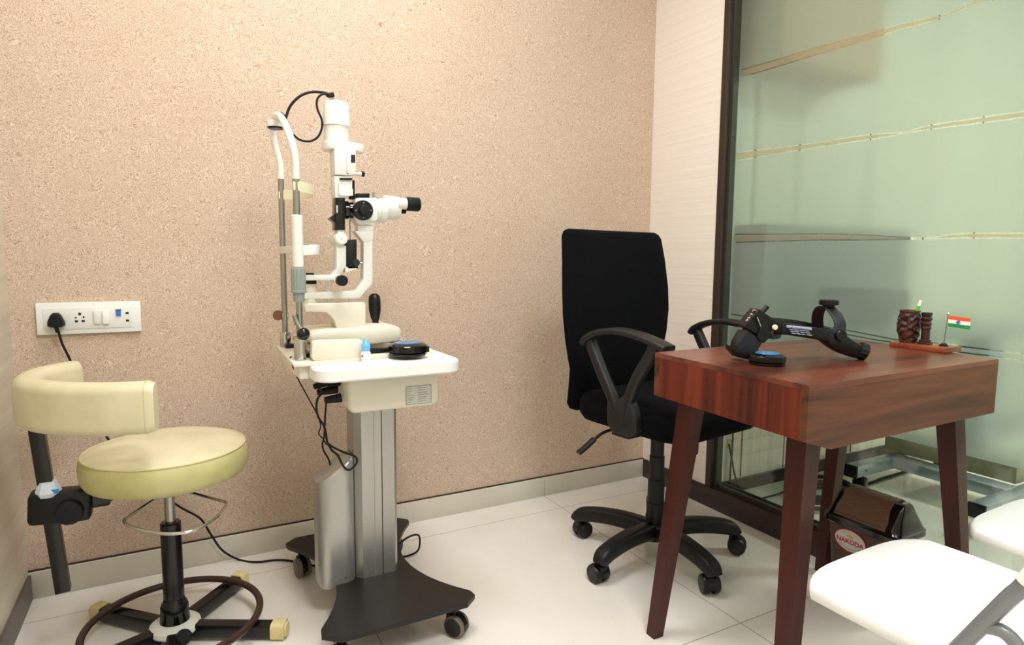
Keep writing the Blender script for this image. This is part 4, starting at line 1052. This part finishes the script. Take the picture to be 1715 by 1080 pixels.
b = MB(); cw = fpt+fdir*FW*.5+V((-.0008, 0, -.002-FH/2)); nr = V((-fdir.y, fdir.x, 0)); nr = nr if nr.dot(CAM-cw) > 0 else -nr
R_ = FH/6*.95; b.tube([cw+fdir*R_*math.cos(2*PI*k/24)+V((0, 0, R_*math.sin(2*PI*k/24))) for k in range(24)], .0004, cyclic=True, sm=1, seg=6)
for k in range(12):
    a = PI*k/12; dd = fdir*math.cos(a)*R_+V((0, 0, math.sin(a)*R_)); b.cyl(cw-dd, cw+dd, .00022, seg=4)
b.build('flag_wheel', 'flag_blue', fpo)
PN = thing('pen', 'bright green pen with white end standing in the carved cup', 'pen', cc+V((.006, 0, .02)))
b = MB(); p0 = cc+V((.004, .0, .022)); p1 = cc+V((.008, -.022, .118)); b.cyl(p0, p0.lerp(p1, .84), .0042, bev=.0005); b.build('barrel', 'pen_green', PN)
b = MB(); b.cyl(p0.lerp(p1, .84), p1, .0043, .004, bev=.0008); b.build('pen_end', 'flag_white', PN)

# ------------------------------------------------------------------ waste bin
WB = thing('waste_bin', 'brown plastic waste bin with swing lid and round NAKODA sticker under the desk', 'waste bin', (-.165, -1.185, 0))
bc = V((-.160, -1.182, 0)); BW, BL = .145, .205
b = MB(); rg = []
for z, k in ((0, .78), (.004, .80), (.03, .82), (.255, .97), (.262, 1.0)): rg.append([bc+V((x*k, y*k, z)) for x, y in rrect(BW, BL, .028, 5)])
b.poly(rg)
for i in range(-5, 6):
    pass
body = b.build('bin_body', 'bin_brown', WB, ang=40)
b = MB(); rg = []
for z, kx, ky in ((.250, 1.05, 1.04), (.254, 1.10, 1.08), (.268, 1.10, 1.08), (.272, 1.04, 1.03), (.284, .98, .99), (.304, .78, .95), (.328, .52, .92), (.341, .38, .90), (.346, .26, .87)):
    rg.append([bc+V((x*kx, y*ky, z)) for x, y in rrect(BW, BL, .026, 5)])
b.poly(rg); lid = b.build('lid', 'bin_lid', WB, ang=40)
b = MB()
R1 = []
for (dx, z) in ((-.0745, .278), (-.061, .301), (-.044, .3275), (-.029, .345), (-.014, .3505), (.014, .3505), (.029, .345), (.044, .3275), (.061, .301), (.0745, .278)):
    hy = .066+.008*(1 if abs(dx) > .05 else 0); R1.append([bc+V((dx, -hy, z)), bc+V((dx, hy, z)), bc+V((dx*.9, hy, z-.012)), bc+V((dx*.9, -hy, z-.012))])
b.poly(R1); b.build('swing_flap', 'bin_flap', lid, ang=40)
# sticker on the long side facing the room
xs = lambda z: bc.x - BW/2*(.82+(.97-.82)*(z-.03)/.21) - .0006
sc0 = at(1424, 906, 0, xs(.19)); zz0 = sc0.z
tl = (xs(zz0+.02)-xs(zz0-.02))/.04
zax = V((tl, 0, 1)).normalized(); yax = V((0, -1, 0)); nrm = V((-1, 0, tl)).normalized()
def sticker(ra, rb, off, name, m, pr_):
    b = MB(); c = V((xs(zz0), sc0.y, zz0)); rg = []
    for o_ in (0, .0004): rg.append([c+nrm*(off+o_)+yax*ra*math.cos(2*PI*k/48)+zax*rb*math.sin(2*PI*k/48) for k in range(48)])
    b.poly(rg); return b.build(name, m, pr_)
sk = sticker(.0475, .0335, .0002, 'sticker', 'red', body); sk['label'] = 'oval red edged silver sticker'
sticker(.0445, .0305, .0006, 'sticker_face', 'silver_sticker', body)
cst = V((xs(zz0), sc0.y, zz0))
mt = frame_m(cst+nrm*.0012-zax*.003, yax, zax)
text('sticker_text', 'NAKODA', .0185, 'red', body, mt, bold=.0006)
b = MB(); b.poly([[cst+nrm*.0011+zax*.014+yax*x+zax*z for x, z in ((-.009, -.0045), (.009, -.0045), (.011, .003), (.006, .001), (0, .0055), (-.006, .001), (-.011, .003))], [cst+nrm*.0016+zax*.014+yax*x+zax*z for x, z in ((-.009, -.0045), (.009, -.0045), (.011, .003), (.006, .001), (0, .0055), (-.006, .001), (-.011, .003))]]); b.build('sticker_crown', 'orange', body)
b = MB(); b.tube([cst+nrm*.0012+yax*.036*math.cos(rad(a))+zax*.024*math.sin(rad(a)) for a in range(205, 336, 10)], .0006, seg=6, sm=1)
for k in range(9):
    a = rad(130-80*k/8); p = cst+nrm*.0012+yax*.036*math.cos(a)+zax*.0245*math.sin(a); b.box(p, (.0006, .0022, .0012))
b.build('sticker_small_print', 'print_grey', body)

# ------------------------------------------------------------------ white folding chairs
def folding_chair(loc, label, deg):
    t = thing('folding_chair', label, 'folding chair', loc, rad(deg), None, local=True)
    W2, d0, d1, zt = .195, 0, -.385, .43
    def sb(b, n, m, p=None, **k): return b.build(n, m, p or t, local=True, **k)
    pts = []
    for k in range(17):  # bowed front edge with round corners
        u = -1+2*k/16; pts.append((u*W2*(1 if abs(u) < 1 else 1), .010-.040*abs(u)**4.5))
    out = [(x, y) for x, y in pts]
    out += [(W2+.002, -.10), (W2, -.25), (W2-.012, -.345), (W2-.05, -.385), (-W2+.05, -.385), (-W2+.012, -.345), (-W2, -.25), (-W2-.002, -.10)]
    c0 = V((0, -.18))
    def rg(k, z, dz=0): return [(x*k, -.18+(y+.18)*k, z + (-.012*max(0, 1-abs(x)/W2) if dz else 0)) for x, y in out]
    b = MB(); b.poly([rg(.96, zt-.026), rg(.99, zt-.024), rg(1, zt-.018), rg(1, zt-.006), rg(.985, zt-.001), rg(.95, zt), rg(.75, zt-.003), rg(.4, zt-.006), rg(.1, zt-.007)])
    sb(b, 'seat', 'chair_white', ang=50)
    for sx in (-1, 1):
        X_ = sx*(W2+.019)
        b = MB(); b.tube([(X_, -.038, .012), (X_, -.136, .20), (X_, -.2715, .46), (X_, -.3213, .555), (X_, -.347, .605), (X_, -.42, .80)], .0105, seg=14, sm=4); sb(b, 'front_leg', 'grey_tube')
        b = MB(); b.tube([(X_, -.295, .505), (X_-sx*.004, -.322, .508), (X_-sx*.006, -.345, .480), (X_-sx*.006, -.365, .40), (X_-sx*.006, -.42, .012)], .0095, seg=14, sm=5); sb(b, 'rear_leg', 'grey_tube')
        b = MB(); b.sweep([(X_, -.343, .588), (X_, -.366, .64), (X_, -.40, .73)], rrect(.027, .029, .012, 4), (1, 0, 0), sm=4); sb(b, 'backrest_sleeve', 'chair_white')
    b = MB(); R_ = []
    for z, hw in ((.60, .19), (.615, .205), (.70, .214), (.78, .205), (.80, .18)):
        r = []
        for k in range(13):
            u = -1+2*k/12; r.append((u*hw, -.375-(z-.6)*.30-.035*(1-u*u), z))
        for k in range(13):
            u = 1-2*k/12; r.append((u*hw, -.387-(z-.6)*.30-.035*(1-u*u), z))
        R_.append(r)
    b.poly(R_); sb(b, 'backrest', 'chair_white', ang=50)
    return t
f1 = folding_chair((-.729, -1.489, 0), 'white plastic folding chair with grey tube legs in the near right corner', 1.5)
f2 = folding_chair((-.205, -1.502, 0), 'white plastic folding chair partly cut by the right edge, beside the other one', 1.5)

# ------------------------------------------------------------------ behind the glass
TR = thing('equipment_trolley', 'aluminium trolley on black wheels with a beige box, standing behind the glass', 'trolley', (.95, -.84, 0))
for y in (-.605, -1.085):
    b = MB(); b.box((1.01, y, .108), (.74, .055, .05), bev=.003); b.cyl((.70, y-.028, .108), (.70, y-.0285, .108), .005, m='hole'); ft = b.build('foot_beam', 'trolley_alu', TR)
    b = MB(); b.box((.635, y, .108), (.014, .058, .054), bev=.003); b.box((1.385, y, .108), (.014, .058, .054), bev=.003); b.build('end_cap', 'black_plastic', ft)
    if y < -1:
        for x in (.75, .85): b = MB(); b.lathe([(.006, 0), (.006, .001)], (x, y-.0285, .108), 'Y', 14); b.build('bolt', 'hole', ft)
for (x, y) in ((.70, -.605), (1.34, -.605), (.72, -1.10), (1.34, -1.085)): caster(TR, (x, y, .084), rad(200), .034, .05, local=False)
b = MB(); b.box((.93, -.845, .114), (.09, .44, .045), bev=.003); b.build('cross_beam', 'trolley_alu', TR)
b = MB(); b.box((1.08, -.79, .178), (.16, .52, .09), bev=.003); bxo = b.build('control_box', 'beige_box', TR)
for y in (-.68, -.80):
    b = MB(); b.sphere((.999, y, .16), .005, seg=12); b.build('screw', 'chrome', bxo)
b = MB(); b.box((1.10, -.845, .46), (.12, .12, .56), bev=.005); b.build('pillar', 'trolley_alu', TR)
b = MB(); b.box((.80, -.78, .74), (.90, .5, .03), bev=.01); b.build('trolley_top', 'grey_plastic', TR)
EQ = thing('diagnostic_device', 'dark blurred instrument seen through the frosted glass above the desk', 'instrument', (.44, -.76, .757))
b = MB(); b.box((.42, -.74, .865), (.14, .30, .085), bev=.02); b.box((.44, -.76, .80), (.10, .14, .09), bev=.01); b.build('device_body', 'dark_grey', EQ)
b = MB(); b.box((.42, -.46, 2.1), (.62, .22, .70), bev=.01); WC = b.build('wall_cabinet', 'tanwood', origin=(.42, -.46, 2.1)); tag(WC, 'tan wall cabinet blurred high behind the frosted glass', 'cabinet')
SK = thing('wall_socket', 'small pale wall socket low on the striped wall behind the glass', 'socket', (.2, AY, .22))
q = at(1228, 742, 1, AY-.002)
b = MB(); b.box((q.x, AY-.005, q.z), (.07, .01, .035), bev=.003); b.build('socket_plate', 'cream', SK)
cable('wall_cable', 'black cable hanging in front of the striped wall behind the glass', [at(px, py, 1, AY-.02) for px, py in ((1229, 600), (1228, 700), (1227, 740), (1224, 780), (1222, 812))], .004)
cable('socket_cable', 'black cable slanting from the pale wall socket down to the floor behind the glass', [at(px, py, 1, AY-.03) for px, py in ((1221, 744), (1226, 770), (1232, 800))]+[at(1250, 835, 2, .006), at(1300, 828, 2, .006), at(1340, 812, 2, .006)], .004)
cc_ = V((.46, -.60, 0)); pts = []
for k in range(60):
    a = k*2*PI/16; r = .13+.012*math.sin(k*.9); pts.append(cc_+V((r*1.25*math.cos(a), r*.8*math.sin(a), .012+.0045*k/4*.9)))
b = MB(); b.tube(pts, .0085, sm=3, seg=10); tag(b.build('coiled_cable', 'black_rubber', origin=cc_), 'coil of thick black cable on the floor behind the glass', 'cable')
cable('floor_cable', 'black cable curving across the floor towards the trolley behind the glass', [at(px, py, 2, .006) for px, py in ((1330, 800), (1390, 815), (1450, 810), (1480, 800), (1508, 792), (1540, 780))], .006)

b = MB(); b.box((.66, AY-.08, .80), (1.0, .15, .70), bev=.008); GC = b.build('grey_shade_box', 'green_grey', origin=(.66, AY-.08, .80)); GC.name = 'frost_shade_box'  # box added behind the frosted film to darken its lower left part
tag(GC, 'grey green box added to darken the frosted glass, below the tan cabinet', 'added box')
